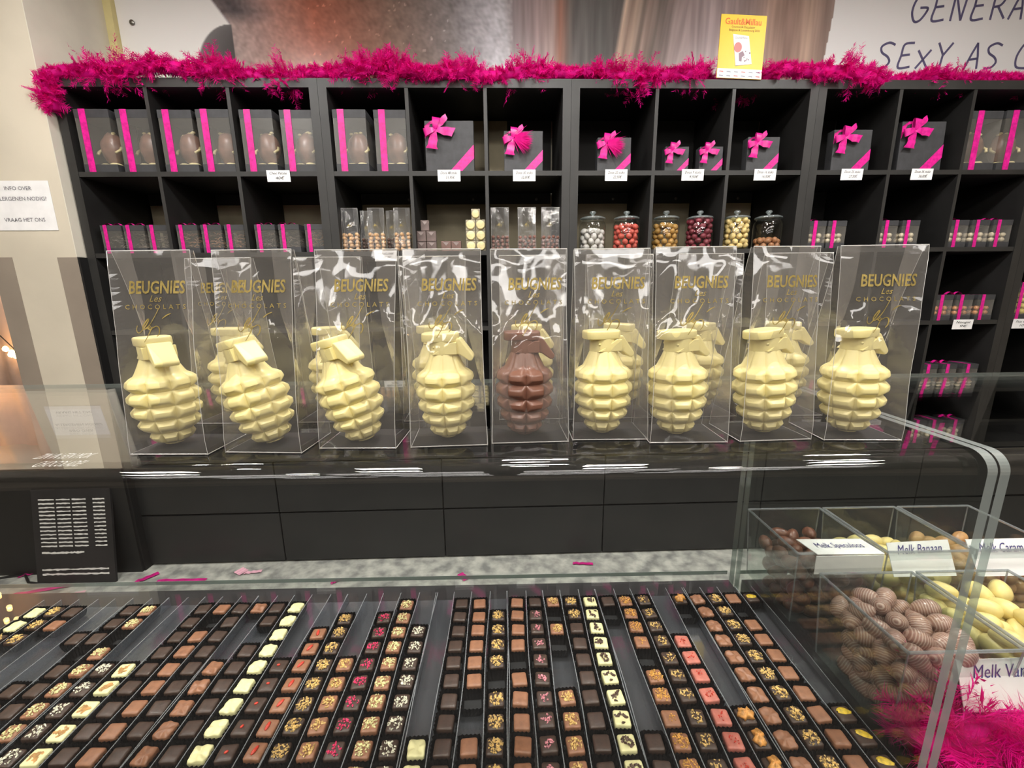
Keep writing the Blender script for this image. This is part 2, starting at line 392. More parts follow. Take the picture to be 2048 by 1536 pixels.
scribble('SEXY AS C', 2.005, 2.645, .108, .122, .0)
MB().lathe([(.012, 0), (.012, .004), (.004, .008)], 14).build('wall_screw', pm('steel', (120, 116, 110), .35, metal=.8), mural, loc=(-1.99 + .065, .409, 2.835), rot=(R(90), 0, 0))

# paper notice on the pier
nt_ = thing('paper_notice', 'white paper notice about allergens taped on the beige pier', 'notice', S(-2.2, PV - .002, 1.87), (0, 0, YAW))
MB().box(-.17, .106, -.0012, 0, -.1, .112).build('sheet', PAPER, nt_)
for t, zz in (('INFO OVER', .072), ('ALLERGENEN NODIG?', .028), ('VRAAG HET ONS', -.062)):
    text_part('lettering', t, .0235, GREYINK, nt_, lambda x, y, zz=zz: (x - .032, -.0022, y + zz))

# ------------------------------------------------------------------ shelf wall: base cabinets and open shelf units
seams = [-2.038, -1.293, -.4, .49, 1.383, 2.276, 3.17]
place = ['left of all behind the menu board', 'second from the left under the shelves', 'in the middle left under the shelves', 'in the middle right under the shelves', 'second from the right under the shelves', 'far right under the shelves']
for i in range(6):
    a, b = seams[i], seams[i + 1]
    t = thing('base_cabinet', 'low black cabinet with two wide drawers, ' + place[i], 'cabinet', S((a + b) / 2, .2, 0), (0, 0, YAW), 'low black cabinets on the floor')
    w = (b - a) / 2
    MB().box(-w + .001, w - .001, -.178, .2, .0, .6).build('body', CABBLACK, t)
    for z0_, z1_ in ((.012, .298), (.308, .594)):
        d = MB().box(-w + .003, w - .003, -.2, -.179, z0_, z1_).build('drawer', CABBLACK, t, bevel=.002)
ZT = [2.413, 2.029, 1.670, 1.304, .940]     # top faces of the boards
UB = [-2.03, -.873, .27, 1.42, 2.565, 3.70]
uname = ['leftmost, beside the striped pier', 'second from the left, with bags of sweets', 'third, with glass jars of sweets', 'fourth, right of the jars', 'rightmost, cut off by the picture edge']
def shelf_unit(i):
    a, b = UB[i], UB[i + 1]; w = (b - a) / 2
    t = thing('shelf_unit', 'tall black open cube shelf unit, ' + uname[i], 'shelf', S((a + b) / 2, .2, .6), (0, 0, YAW), 'black cube shelf units')
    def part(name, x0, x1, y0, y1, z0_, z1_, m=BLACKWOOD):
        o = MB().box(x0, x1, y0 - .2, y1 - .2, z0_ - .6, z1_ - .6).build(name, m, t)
        if m is BLACKWOOD: o.data.materials.append(BLACKWOOD_LIT); o.data.polygons[2].material_index = 1
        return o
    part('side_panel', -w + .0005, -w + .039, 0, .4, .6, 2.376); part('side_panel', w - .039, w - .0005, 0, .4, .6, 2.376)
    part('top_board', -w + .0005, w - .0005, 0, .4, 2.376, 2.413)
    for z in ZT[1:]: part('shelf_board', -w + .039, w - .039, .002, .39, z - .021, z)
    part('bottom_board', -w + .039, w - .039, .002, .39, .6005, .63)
    pit = (2 * w - .078) / 3
    lo = ZT[1:] + [.63]; hi = [2.376] + [z - .021 for z in ZT[1:]]
    for r in range(5):
        for k in (1, 2):
            x = -w + .039 + pit * k
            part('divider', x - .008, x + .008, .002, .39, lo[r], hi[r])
        for k in range(3):
            x = -w + .039 + pit * k + .008; x1_ = x + pit - .016
            if r == 1 and i < 3:
                part('back_panel', x, x1_, .393, .4, lo[r], hi[r] - .055, BACKBOARD); part('back_rail', x, x1_, .388, .4, hi[r] - .0545, hi[r] - .0, BACKDARK)
                o = MB().lathe([(.008, 0), (.008, .003), (.003, .006)], 10).build('screw', MATS['steel'], t, loc=(x + .26, .188, hi[r] - .03 - .6), rot=(R(90), 0, 0))
            elif r == 0 and i == 1 and k in (1, 2):
                xm = x + (.20 if k == 1 else .10)
                if k == 1: part('back_panel', x, xm, .393, .4, lo[r], hi[r], BACKDARK); part('back_panel', xm, x1_, .393, .4, lo[r], hi[r] - .0, BACKBOARD)
                else: part('back_panel', x, xm, .393, .4, lo[r], hi[r] - .0, BACKBOARD); part('back_panel', xm, x1_, .393, .4, lo[r], hi[r], BACKDARK)
            else: part('back_panel', x, x1_, .393, .4, lo[r], hi[r], BACKDARK)
    return t
for i in range(5): shelf_unit(i)

# black menu board standing upside down on the floor in front of the pier
mbd = thing('menu_board', 'black menu board with white lines standing upside down on the floor', 'menu board', S(-2.31, -.13, .002), (R(-9), 0, YAW))
MB().box(-.2, .2, -.006, .006, 0, .5).build('board', pm('chalk_black', (30, 28, 29), .6, var=(8, .2)), mbd)
CHALK = pm('chalk_white', (214, 212, 208), .7)
random.seed(11)
for x0_, x1_ in ((-.165, -.085), (-.075, -.005), (.005, .075), (.11, .17)):
    for r in range(13):
        z = .2 + r * .0205
        k = MB(); xs = [x0_ + (x1_ - x0_) * q / 6 for q in range(7)]
        k.add([(x, -.0068, z + random.uniform(-.0015, .0015) + sgn * .0035) for x in xs for sgn in (-1, 1)], [(2 * q, 2 * q + 2, 2 * q + 3, 2 * q + 1) for q in range(6)])
        k.build('chalk_line', CHALK, mbd)
for z, x0_, x1_ in ((.165, -.165, .05), (.075, -.17, .17), (.05, -.17, .17)):
    k = MB(); n = 26
    k.add([(x0_ + (x1_ - x0_) * q / n, -.0068, z + random.uniform(-.002, .002) + sgn * .0055 * random.uniform(.6, 1)) for q in range(n + 1) for sgn in (-1, 1)], [(2 * q, 2 * q + 2, 2 * q + 3, 2 * q + 1) for q in range(n)])
    k.build('chalk_line', CHALK, mbd)
cb = MB().tube([(-2.95, 1.98, .006), (-2.8, 2.05, .006), (-2.68, 2.09, .006), (-2.6, 2.1, .006), (-2.52, 2.04, .006), (-2.4, 2.02, .006)], .006, 6).build('floor_cable', pm('black_rubber', (20, 20, 22), .5), None, True)
tag(cb, 'black cable on the floor beside the menu board', 'cable')
CONF = pm('magenta_tissue', (206, 24, 130), .6, var=(20, .15)); CONFL = pm('pale_pink_tissue', (236, 180, 196), .6)
conf = [(-2.57, 2.12, .13, .02, 30), (-2.40, 1.97, .26, .028, 18), (-1.92, 2.06, .10, .03, 50), (-1.72, 2.03, .26, .028, 0), (-1.45, 2.1, .06, .05, -30), (-1.38, 2.09, .09, .022, 8), (-.24, 2.02, .07, .035, -50), (.41, 2.11, .11, .02, -6), (-2.18, 1.93, .08, .05, 20), (-.9, 2.0, .05, .02, 40)]
wh = ['left of the menu board foot', 'long strip below the menu board', 'slanting strip right of the menu board', 'long flat strip in front of the cabinets', 'pale folded scrap by the left cabinet', 'short strip next to the pale scrap', 'slanting scrap in the middle of the floor', 'thin strip right of the middle', 'pale scrap under the menu board', 'tiny scrap left of the middle']
for (x, y, l, w, a), d in zip(conf, wh):
    n = 6; k = MB(); pts = [(l * (q / n - .5), .004 + .006 * abs(math.sin(q * 1.7)) + .0) for q in range(n + 1)]
    k.add([(px, sgn * w / 2, pz) for px, pz in pts for sgn in (-1, 1)], [(2 * q, 2 * q + 2, 2 * q + 3, 2 * q + 1) for q in range(n)])
    o = k.build('confetti_strip', CONFL if 'pale' in d else CONF, loc=(x, y, 0), rot=(0, 0, R(a)))
    tag(o, ('pink tissue confetti, ' if 'pale' in d else 'magenta tissue confetti, ') + d, 'confetti', 'confetti on the floor')

# ------------------------------------------------------------------ the glass display cases
ZTOP = 1.326; ZSH = .921; YF = .372; YB = .757; RB = .02
COUNTER = pm('counter_laminate', (46, 44, 46), .35, var=(4, .1))
def arc_pts(yc, zc, r, n=10): return [(yc - r * math.sin(a), zc + r * math.cos(a)) for a in [PI / 2 * k / n for k in range(n + 1)]]
def glass_case(name, label, xa, xb, ends):
    t = thing(name, label, 'display case', ((xa + xb) / 2, (YF + YB) / 2, 0))
    ox, oy = (xa + xb) / 2, (YF + YB) / 2
    th = .007
    outer = [(YB, ZTOP)] + arc_pts(YF + RB, ZTOP - RB, RB) + [(YF, .86)]
    inner = [(YF + th, .86)] + arc_pts(YF + RB, ZTOP - RB, RB - th)[::-1] + [(YB, ZTOP - th)]
    no = len(outer); m = MB()
    prof = outer + inner; n = len(prof)
    xl, xr = xa + .012 - ox, xb - .0125 - ox
    v = [(xl, y - oy, z) for y, z in prof] + [(xr, y - oy, z) for y, z in prof]
    f = [(i, i + 1, n + i + 1, n + i) for i in range(n - 1) if i != no - 1]
    m.add(v, f).build('bent_glass', GLASS, t, True)
    e = MB(); e.box(xl, xr, YB - oy, YB + .0006 - oy, ZTOP - th, ZTOP).build('polished_edge', PANEGREEN, t)
    # glass shelf the goods lie on
    s = MB(); s.add([(xl, YF + th - oy, z) for z in (ZSH,)] + [(xr, YF + th - oy, ZSH), (xr, YB + .012 - oy, ZSH), (xl, YB + .012 - oy, ZSH)], [(0, 1, 2, 3)])
    s.add([(xl, YF + th - oy, ZSH - .008), (xr, YF + th - oy, ZSH - .008), (xr, YB + .012 - oy, ZSH - .008), (xl, YB + .012 - oy, ZSH - .008)], [(3, 2, 1, 0)])
    s.build('glass_shelf', GLASS, t)
    MB().box(xl, xr, YB + .012 - oy, YB + .0126 - oy, ZSH - .008, ZSH).build('shelf_edge', PANEGREEN, t)
    for x in ends:
        prof2 = [(YB + .008, ZTOP + .002)] + [(y, z + .002) for y, z in arc_pts(YF + RB - .004, ZTOP - RB, RB)] + [(YF - .004, .86), (YB + .008, .86)]
        k = len(prof2)
        a = MB(); x0_, x1_ = x - .0048 - ox, x + .0048 - ox
        a.add([(x0_, y - oy, z) for y, z in prof2], [tuple(range(k))]); a.add([(x1_, y - oy, z) for y, z in prof2], [tuple(range(k - 1, -1, -1))])
        pn = a.build('end_panel', GLASS, t)
        b = MB(); b.add([(x0_, y - oy, z) for y, z in prof2] + [(x1_, y - oy, z) for y, z in prof2], [(i, k + i, k + (i + 1) % k, (i + 1) % k) for i in range(k)])
        b.build('polished_edge', PANEGREEN, pn)
    MB().box(xl, xr, YF + .02 - oy, YB + .005 - oy, 0, .905).build('counter_base', COUNTER, t)
    return t
XE1 = .4515; XE2 = .4635
glass_case('glass_display_case', 'wide glass display case with bent front holding the praline trays', -1.75, XE1 + .0048, [XE1])
glass_case('glass_display_case', 'right-hand glass display case holding clear bins of chocolate eggs', XE2 - .0048, 1.9, [XE2])

# white vinyl lettering on the top glass at the left
vl = thing('glass_lettering', 'faint white lettering on the top glass beside the leftmost bag', 'lettering', (-.42, .40, ZTOP + .0004))
VIN = clear('white_vinyl', (235, 235, 232), .05, rough=.3, haze=.4, hazec=(240, 240, 236))
text_part('text_line', 'ZIN IN EEN MOK', .013, VIN, vl, lambda x, y: (x - .012, y * 1.5 - .0, .0), width=.052)
text_part('text_line', 'CHOCOLADE?', .013, VIN, vl, lambda x, y: (x + .002, y * 1.5 - .02, .0), width=.043)

# ------------------------------------------------------------------ praline trays
PX0 = .435; PP = .0324; PY0 = .668; PPY = .0308
COLS = ["L......LLL", "MxMMMMMMMM", "NNNNNNNNNN", "VVVVVVVVVV", "Ax.....AAA", "...kkkkkkk", "YYYYYYYYYY", "OOOoxOOoOO", "Dx......DD", "KKKKKKKKKK",
        "NNDDDDDDDD", "nxnx..nnnn", "DPPPPPPPPP", "MMMMxMMMMM", ".NNNNxNNNN", "MMMMMMx.MM", "DDDDDDDDDD", "........WW", "..SSSSSSSS", "qqqqqqqqqq",
        ".HHHHHHHHH", "....nnnnnn", ".NNNNNNNNN", "..rrrrrrrr", "....RRRRRR", "WWWWWWWWWW", "DD.DDDDDDD", "V...VVVVVV", "DDDDDDDDDD", "MxMMMMMMMM",
        "DDDDDDDDDD", "....BBBBBB", "....SSSSS.", "qqxqqqqq..", "DDDxDDDD..", "..D..DD...", "..........", "DM........", "NNN.......", "WWN......."]
NC = len(COLS)
tray_of = [(0, 4, 'nearest to the glass end panel'), (4, 9, 'second from the glass end panel'), (9, 14, 'third from the glass end panel'), (14, 18, 'in the middle of the case'), (18, 23, 'left of the middle'),
           (23, 28, 'under the third grenade bag from the left'), (28, 33, 'under the second grenade bag from the left'), (33, 40, 'at the far left edge')]
for a, b, d in tray_of:
    xr = PX0 - a * PP + PP / 2; xl = PX0 - (b - 1) * PP - PP / 2; cx = (xl + xr) / 2
    t = thing('praline_tray', 'clear plastic praline tray with channels, ' + d, 'tray', (cx, .54, ZSH), group='clear praline trays')
    w = (xr - xl) / 2 - .0006
    MB().box(-w, w, -.158, .158, .0006, .0018).build('tray_floor', PLASTIC, t)
    for k in range(b - a + 1):
        x = w - (2 * w) * k / (b - a)
        m = MB(); e = MB(); ns = 8
        amp = .0014 * (1 if k % 2 else -1); tk = .0006
        ps = [(x + amp * math.sin(PI * 2.2 * q / ns + k), -.158 + .316 * q / ns) for q in range(ns + 1)]
        v = []
        for px, py in ps: v += [(px - tk, py, .0018), (px + tk, py, .0018), (px + tk, py, .0185), (px - tk, py, .0185)]
        f = []
        for q in range(ns):
            o_ = 4 * q
            f += [(o_ + 1, o_ + 5, o_ + 6, o_ + 2), (o_ + 4, o_, o_ + 3, o_ + 7)]
        dv = m.add(v, f).build('divider', PLASTIC, t)
        v2 = []
        for px, py in ps: v2 += [(px - tk, py, .0186), (px + tk, py, .0186)]
        e.add(v2, [(2 * q, 2 * q + 1, 2 * q + 3, 2 * q + 2) for q in range(ns)]).build('divider_edge', PLEDGE, dv)

# paper cup: square with fluted, flared wall
def cup_mesh():
    n = 11; ring = []
    def loop(h, z, amp):
        pts = []
        for s_ in range(4):
            for q in range(n):
                t_ = -1 + 2 * q / n; a = (amp if q % 2 else -amp)
                x, y = t_ * h, -h - a
                if abs(t_) > .86: x *= .95; y *= .97
                c, s2 = math.cos(s_ * PI / 2), math.sin(s_ * PI / 2)
                pts.append((x * c - y * s2, x * s2 + y * c, z))
        return pts
    L = loop(.0118, .002, .0001) + loop(.0137, .0095, .0005) + loop(.0144, .0165, .0009)
    N = 4 * n
    f = [(r * N + i, r * N + (i + 1) % N, (r + 1) * N + (i + 1) % N, (r + 1) * N + i) for r in range(2) for i in range(N)]
    f.append(tuple(range(N - 1, -1, -1)))
    return MB().add(L, f).mesh('paper_cup', CUP)
CUPM = cup_mesh()
def choc_mesh(kind, mat, seed):
    rnd = random.Random(seed); n = 10; v = []; f = []
    def loop(h, z, rr, wob):
        out = []
        for q in range(4 * n):
            a = 2 * PI * q / (4 * n) + PI / 4 / n
            c, s = math.cos(a), math.sin(a); k = 1 / max(abs(c), abs(s)); k = min(k, 1 / (abs(c) + abs(s)) * rr)
            zz = z + (wob * (math.sin(3 * a + seed) + .6 * math.sin(5 * a + 2 * seed)) if wob else 0)
            kk = 1 + (.035 * math.sin(4 * a + seed * 1.3) + .03 * math.sin(7 * a) if wob else 0)
            out.append((h * k * c * kk, h * k * s * kk, zz))
        return out
    wob = .0007 if kind == 'wavy' else 0
    L = [loop(.0096, .003, 1.86, 0), loop(.0104, .011, 1.86, 0), loop(.0104, .0152, 1.86, wob), loop(.0098, .0165, 1.84, wob), loop(.0076, .0169, 1.8, wob * 1.6), loop(.0032, .0170, 1.6, wob)]
    N = 4 * n
    for l in L: v += l
    f = [(r * N + i, r * N + (i + 1) % N, (r + 1) * N + (i + 1) % N, (r + 1) * N + i) for r in range(len(L) - 1) for i in range(N)]
    f.append(tuple((len(L) - 1) * N + i for i in range(N)))
    return MB().add(v, f).mesh('chocolate', mat, True)
CH = {(k, m.name): [choc_mesh(k, m, s) for s in (1, 2, 3)] for k in ('flat', 'wavy') for m in (MILK, DARK, WHITEP, RUBY)}
def chunk(mb, c, sx, sy, sz, rnd):
    e = Euler((rnd.uniform(-.7, .7), rnd.uniform(-.7, .7), rnd.uniform(0, 6.3)))
    vs = []
    for x, y, z in ((-1, -.7, -.6), (1, -.5, -.6), (.8, .8, -.5), (-.9, .6, -.6), (-.6, -.5, .6), (.7, -.4, .8), (.5, .5, .6), (-.6, .5, .9)):
        p = Vector((x * sx * rnd.uniform(.7, 1.1), y * sy * rnd.uniform(.7, 1.1), z * sz)); p.rotate(e); vs.append(p + Vector(c))
    mb.add(vs, [(0, 3, 2, 1), (4, 5, 6, 7), (0, 1, 5, 4), (1, 2, 6, 5), (2, 3, 7, 6), (3, 0, 4, 7)])
def crumbs(name, mat, seed, n, size, spread=.0085, long=1.4):
    rnd = random.Random(seed); mb = MB()
    for i in range(n):
        r = spread * math.sqrt(rnd.random()); a = rnd.uniform(0, 6.3)
        x, y = r * math.cos(a), r * math.sin(a)
        chunk(mb, (x, y, .0171 + rnd.uniform(0, .0022) * (1 - r / spread * .6)), size * long * rnd.uniform(.7, 1.2), size * rnd.uniform(.7, 1.1), size * .8, rnd)
    return mb.mesh(name, mat)
TOP = {}
for key, name, mat, n, size, sp, lg in (('N', 'nut_crumbs', NUT, 62, .0013, .0094, 1.2), ('n', 'nut_crumbs', NUT, 34, .0014, .0082, 1.4), ('q', 'nut_crumbs', NUTP, 52, .0013, .0092, 1.2),
                                        ('S', 'white_flakes', FLAKE, 36, .0012, .009, 1.4), ('H', 'pink_bits', HOTPINK, 28, .0012, .0085, 1.3), ('P', 'pink_bits', PALEPINK, 15, .0014, .0065, 1.5),
                                        ('O', 'orange_crumbs', ORANGE, 70, .0011, .0095, 1.1), ('o', 'orange_crumbs', ORANGE, 12, .001, .006, 1.2), ('Y', 'nut_crumbs', NUT, 20, .0013, .009, 1.4),
                                        ('K', 'dark_shards', SHARD, 9, .0021, .0075, 1.9), ('k', 'red_bits', RED, 9, .0010, .0065, 1.3), ('B', 'brown_glaze', BROWNSTAIN, 14, .0026, .0066, 1.5)):
    TOP[key] = [crumbs(name, mat, s, n, size * (1 if key != 'B' else 1), sp, lg) for s in (1, 2, 3, 4)]
for ms in TOP['B']:
    for v_ in ms.vertices: v_.co.z = .0170 + (v_.co.z - .0170) * .16
# single toppings
def bead(name, mat, sx, sy, sz, seg=10):
    mb = MB(); v = []; f = []
    n, m = seg, 6
    for j in range(m + 1):
        p = PI * j / m
        for i in range(n):
            a = 2 * PI * i / n; v.append((sx * math.sin(p) * math.cos(a), sy * math.sin(p) * math.sin(a), .0178 + sz * math.cos(p)))
    for j in range(m):
        for i in range(n): f.append((j * n + i, (j + 1) * n + i, (j + 1) * n + (i + 1) % n, j * n + (i + 1) % n))
    return mb.add(v, f).mesh(name, mat, True)
TOP['r'] = [bead('goji_berry', RED, .0024, .0062, .0016)] * 4
TOP['R'] = [bead('red_berry_bit', RED, .0017, .0026, .0014)] * 4
def lemon_mesh():
    mb = MB(); n = 12; v = []
    for q in range(n + 1):
        a = -.9 + 1.8 * q / n; w = .0042 * math.sin(PI * (q + .5) / (n + 1)) + .0006
        x, y = .011 * math.sin(a), .006 * math.cos(a) - .003
        v += [(x - w * math.sin(a) * .6, y - w, .0171), (x, y, .0195), (x + w * math.sin(a) * .6, y + w, .0171)]
    f = []
    for q in range(n): f += [(3 * q, 3 * q + 3, 3 * q + 4, 3 * q + 1), (3 * q + 1, 3 * q + 4, 3 * q + 5, 3 * q + 2)]
    return mb.add(v, f).mesh('lemon_slice', LEMON, True)
TOP['L'] = [lemon_mesh()] * 4
def walnut_mesh(seed):
    rnd = random.Random(seed); n, m = 18, 10; v = []; f = []
    for j in range(m + 1):
        p = PI * j / m
        for i in range(n):
            a = 2 * PI * i / n
            k = 1 + .28 * noise.noise(Vector((math.cos(a) * math.sin(p) * 3 + seed, math.sin(a) * math.sin(p) * 3, math.cos(p) * 3))) + .12 * math.cos(6 * a)
            v.append((.0105 * k * math.sin(p) * math.cos(a), .0085 * k * math.sin(p) * math.sin(a) * (1 - .35 * math.exp(-(math.cos(a) * 3) ** 2)), .0188 + .0052 * k * math.cos(p)))
    for j in range(m):
        for i in range(n): f.append((j * n + i, (j + 1) * n + i, (j + 1) * n + (i + 1) % n, j * n + (i + 1) % n))
    return MB().add(v, f).mesh('walnut_half', WALNUT, True)
TOP['A'] = [walnut_mesh(s) for s in range(4)]
SPEC = {'D': ('flat', DARK, 'plain dark praline', None), 'M': ('flat', MILK, 'plain milk praline', None), 'W': ('wavy', WHITEP, 'plain ivory praline', None), 'V': ('wavy', MILK, 'wavy milk praline', None),
        'N': ('flat', DARK, 'dark praline with gold nut crumbs', 'N'), 'n': ('flat', MILK, 'milk praline with nut chips', 'n'), 'q': ('flat', MILK, 'milk praline with pale crumbs', 'q'),
        'S': ('flat', DARK, 'dark praline with white flakes', 'S'), 'H': ('flat', DARK, 'dark praline with hot-pink bits', 'H'), 'P': ('flat', DARK, 'dark praline with pale-pink bits', 'P'),
        'R': ('flat', DARK, 'dark praline with red dot', 'R'), 'r': ('flat', MILK, 'milk praline with red berry', 'r'), 'K': ('flat', WHITEP, 'ivory praline with dark shards', 'K'),
        'B': ('flat', WHITEP, 'ivory praline with brown glaze', 'B'), 'A': ('flat', DARK, 'dark praline with walnut half', 'A'), 'L': ('flat', DARK, 'dark praline with lemon peel', 'L'),
        'O': ('flat', MILK, 'milk praline with orange crumbs', 'O'), 'o': ('flat', MILK, 'milk praline with few orange crumbs', 'o'), 'Y': ('flat', DARK, 'dark praline with yellow nut chips', 'Y'),
        'k': ('flat', RUBY, 'pink praline with red bits', 'k')}
random.seed(21)
for ci, col in enumerate(COLS):
    cnt = 0; ecnt = 0
    for j, ch in enumerate(col):
        if ch == '.': continue
        x = PX0 - PP * ci; y = PY0 - PPY * j
        if x < -1.40 * y - .03: continue
        jx, jy, ja = random.uniform(-.0008, .0008), random.uniform(-.0008, .0008), random.uniform(-.07, .07)
        row = nth(ci + 1) + ' row from the glass end panel'
        if ch == 'x':
            ecnt += 1
            o = obj('empty_paper_cup', CUPM, loc=(x + jx, y + jy, ZSH + .0016), rot=(0, 0, ja))
            tag(o, 'empty black paper cup' + (', second from back' if ecnt > 1 else '') + ' in the ' + row, 'paper cup', 'empty paper cups in the trays'); continue
        cnt += 1
        kind, mat, desc, top = SPEC[ch]
        t = thing('praline', desc + ', ' + nth(cnt) + ' from back, ' + row, 'praline', (x + jx, y + jy, ZSH + .0016), (0, 0, ja), 'pralines in the tray rows')
        obj('paper_cup', CUPM, t)
        q = random.choice((0, 1, 2))
        c = obj('chocolate', CH[(kind, mat.name)][q], t, rot=(random.uniform(-.05, .05), random.uniform(-.05, .05), random.choice((0, PI / 2, PI)) + random.uniform(-.05, .05)))
        if top:
            ms = random.choice(TOP[top])
            obj(ms.name.split('.')[0], ms, t, rot=(0, 0, random.uniform(0, 6.3) if top not in 'rL' else random.uniform(-.5, .5)), kind='stuff' if top not in 'rRLA' else None)

# ------------------------------------------------------------------ chocolate grenades
GK = .112 / 222
def grenade_meshes(mat):
    na = 8 * 16
    env = [(0, 10), (4, 22), (9, 31), (20, 38.6), (44, 52.5), (71, 59.5), (100, 62), (128, 60), (136, 58), (142, 51.5), (146, 44), (150, 41.5), (165, 34), (178, 28.5)]
    bz = [3, 30, 58, 86, 116, 146]
    zs = sorted(set([0, 1.5, 3] + [bz[r] + (bz[r + 1] - bz[r]) * q / 12 for r in range(5) for q in range(13)] + [146 + 32 * q / 6 for q in range(7)]))
    v = []; f = []
    def Renv(z):
        for (a, ra), (b, rb) in zip(env[:-1], env[1:]):
            if z <= b: return ra + (rb - ra) * (z - a) / (b - a)
        return env[-1][1]
    for z in zs:
        for i in range(na):
            th = 2 * PI * i / na; uu = ((th / (PI / 4)) % 1.0) * 2 - 1; a = 1 - abs(uu)
            re = Renv(z)
            if z <= 146:
                r = 0
                for k in range(5):
                    if bz[k] <= z <= bz[k + 1] + 1e-6: r = k
                vv = (z - bz[r]) / (bz[r + 1] - bz[r]) * 2 - 1; b = 1 - abs(vv)
                if z < 3: b = .1
                up_ = max(0, vv) if r == 4 else 0; h = min(1, a / .42, b / .68 if vv < 0 or r < 4 else 1); h = max(0, h); h = h * (1.15 - .15 * h)
                rr = re - ((10.0 - 6.8 * up_) if z > 3 else 2) * (1 - h)
            else:
                t = (z - 146) / 32; h = min(1, a / .3); rr = re - 3.2 * (1 - h) * (1 - t * .6)
            # facet: keep block faces flat
            rr *= .985 + .03 * (1 / max(.92, math.cos(uu * PI / 8)) - 1) * 3
            v.append((rr * math.cos(th) * GK, rr * math.sin(th) * GK, z * GK))
    nzs = len(zs)
    for j in range(nzs - 1):
        for i in range(na): f.append((j * na + i, j * na + (i + 1) % na, (j + 1) * na + (i + 1) % na, (j + 1) * na + i))
    f.append(tuple(range(na - 1, -1, -1)))
    body = MB().add(v, f)
    body.lathe([(27.5 * GK, 176 * GK), (28.5 * GK, 179 * GK), (28 * GK, 190 * GK), (28 * GK, 204 * GK)], 40)
    body = body.mesh('body', mat, True); body.set_sharp_from_angle(angle=R(38))
    # cap: rounded slab, longer along the lever
    cap = MB(); n = 40
    def stad(hx, hy, z):
        out = []
        for i in range(n):
            a = 2 * PI * i / n; c, s = math.cos(a), math.sin(a)
            e = 2 / 3.2
            out.append(((-5 + hx * math.copysign(abs(c) ** e, c)) * GK, hy * math.copysign(abs(s) ** e, s) * GK, z * GK))
        return out
    L = [stad(35, 26, 203), stad(37, 28, 204.2), stad(37.6, 28.6, 206.5), stad(37.6, 28.6, 217), stad(36.9, 27.9, 219.3), stad(35.4, 26.4, 220.6), stad(20, 14, 220.8)]
    vv = sum(L, []); ff = [(r * n + i, r * n + (i + 1) % n, (r + 1) * n + (i + 1) % n, (r + 1) * n + i) for r in range(len(L) - 1) for i in range(n)]
    ff += [tuple(range(n - 1, -1, -1)), tuple((len(L) - 1) * n + i for i in range(n))]
    cap = cap.add(vv, ff).mesh('cap', mat, True); cap.set_sharp_from_angle(angle=R(40))
    pol = [(-24, 177), (18, 203), (33, 210), (37, 207), (61, 173), (61, 168), (57, 163.5), (52, 164), (35, 176), (27, 178), (14, 176)]
    lev = MB().prism(pol, lambda p: (p[0] * GK, -20 * GK, p[1] * GK), lambda p: (p[0] * GK, 20 * GK, p[1] * GK)).mesh('lever', mat)
    wide = MB().prism([(-20, 178.5), (18, 202), (29, 202.5), (29, 178.5)], lambda p: (p[0] * GK, -27.6 * GK, p[1] * GK), lambda p: (p[0] * GK, 27.6 * GK, p[1] * GK)).mesh('lever_bracket', mat)
    pin = MB()
    for s in (-1, 1):
        vv = []
    pin.lathe([(2.2 * GK, -24 * GK), (2.2 * GK, 24 * GK)], 12)
    pin = pin.mesh('safety_pin', mat, True)
    return body, cap, lev, wide, pin
GM = {'w': grenade_meshes(WHITECHOC), 'm': grenade_meshes(MILKG)}
def grenade(kind, label, x, y, tilt, yaw, lean=0, group=None):
    t = thing('chocolate_grenade', label, 'chocolate', (x, y, ZTOP + .0022), (R(lean), R(tilt), R(yaw)), group)
    t.rotation_mode = 'ZYX'
    b, c, l, w, p = GM[kind]
    obj('body', b, t); obj('cap', c, t, bevel=0); obj('lever', l, t, bevel=.0012); obj('lever_bracket', w, t, bevel=.0005)
    obj('safety_pin', p, t, loc=(-17 * GK, 0, 193 * GK), rot=(R(90), 0, 0))
    return t
nam = ['leftmost', 'second from the left', 'third from the left', 'fourth from the left', 'fifth from the left', 'sixth from the left', 'third from the right', 'second from the right', 'rightmost']
#        x      y    tilt yaw  bag: cx,  y0,  yaw, w,  topdx, topw
FR = [(-.347, .436, -2, -38, -.330, .4045, -2, .077, -.008, .080),
      (-.243, .436, -14, -36, -.239, .4055, -4, .077, -.004, .079),
      (-.148, .438, -15, -34, -.1495, .4135, -2, .077, .004, .081),
      (-.062, .444, -1, 0, -.058, .416, 3, .077, -.002, .076),
      (.0195, .450, 0, 2, .0245, .423, 2, .079, .001, .077),
      (.1045, .452, -1, 10, .108, .428, -1, .078, .001, .077),
      (.1825, .444, -2, 14, .1855, .416, -1, .079, .004, .080),
      (.279, .446, -5, 18, .2765, .4185, 3, .076, .008, .070),
      (.3685, .442, -2, 14, .3645, .4155, -3, .077, .012, .085)]
for i, (gx, gy, tl, yw, bx, by, byaw, bw, tdx, tw) in enumerate(FR):
    m = 'm' if i == 4 else 'w'
    lab = ('milk chocolate grenade, the only brown one in the front bag row' if m == 'm' else 'white chocolate grenade, ' + nam[i] + ' in the front bag row' + (', tilted to the left' if i in (1, 2) else ''))
    grenade(m, lab, gx, gy, tl, yw)
# second row behind
BK = [(-.335, 'w'), (-.212, 'w'), (-.085, 'w'), (.03, 'w'), (.14, 'w'), (.243, 'w'), (.348, 'w')]
for i, (x, k) in enumerate(BK):
    grenade(k, 'white chocolate grenade in the rear bag row, ' + (nam[i] if i < 6 else 'rightmost'), x, .535, random.uniform(-3, 3), random.uniform(-30, 30), 0, 'grenades in the rear bag row')

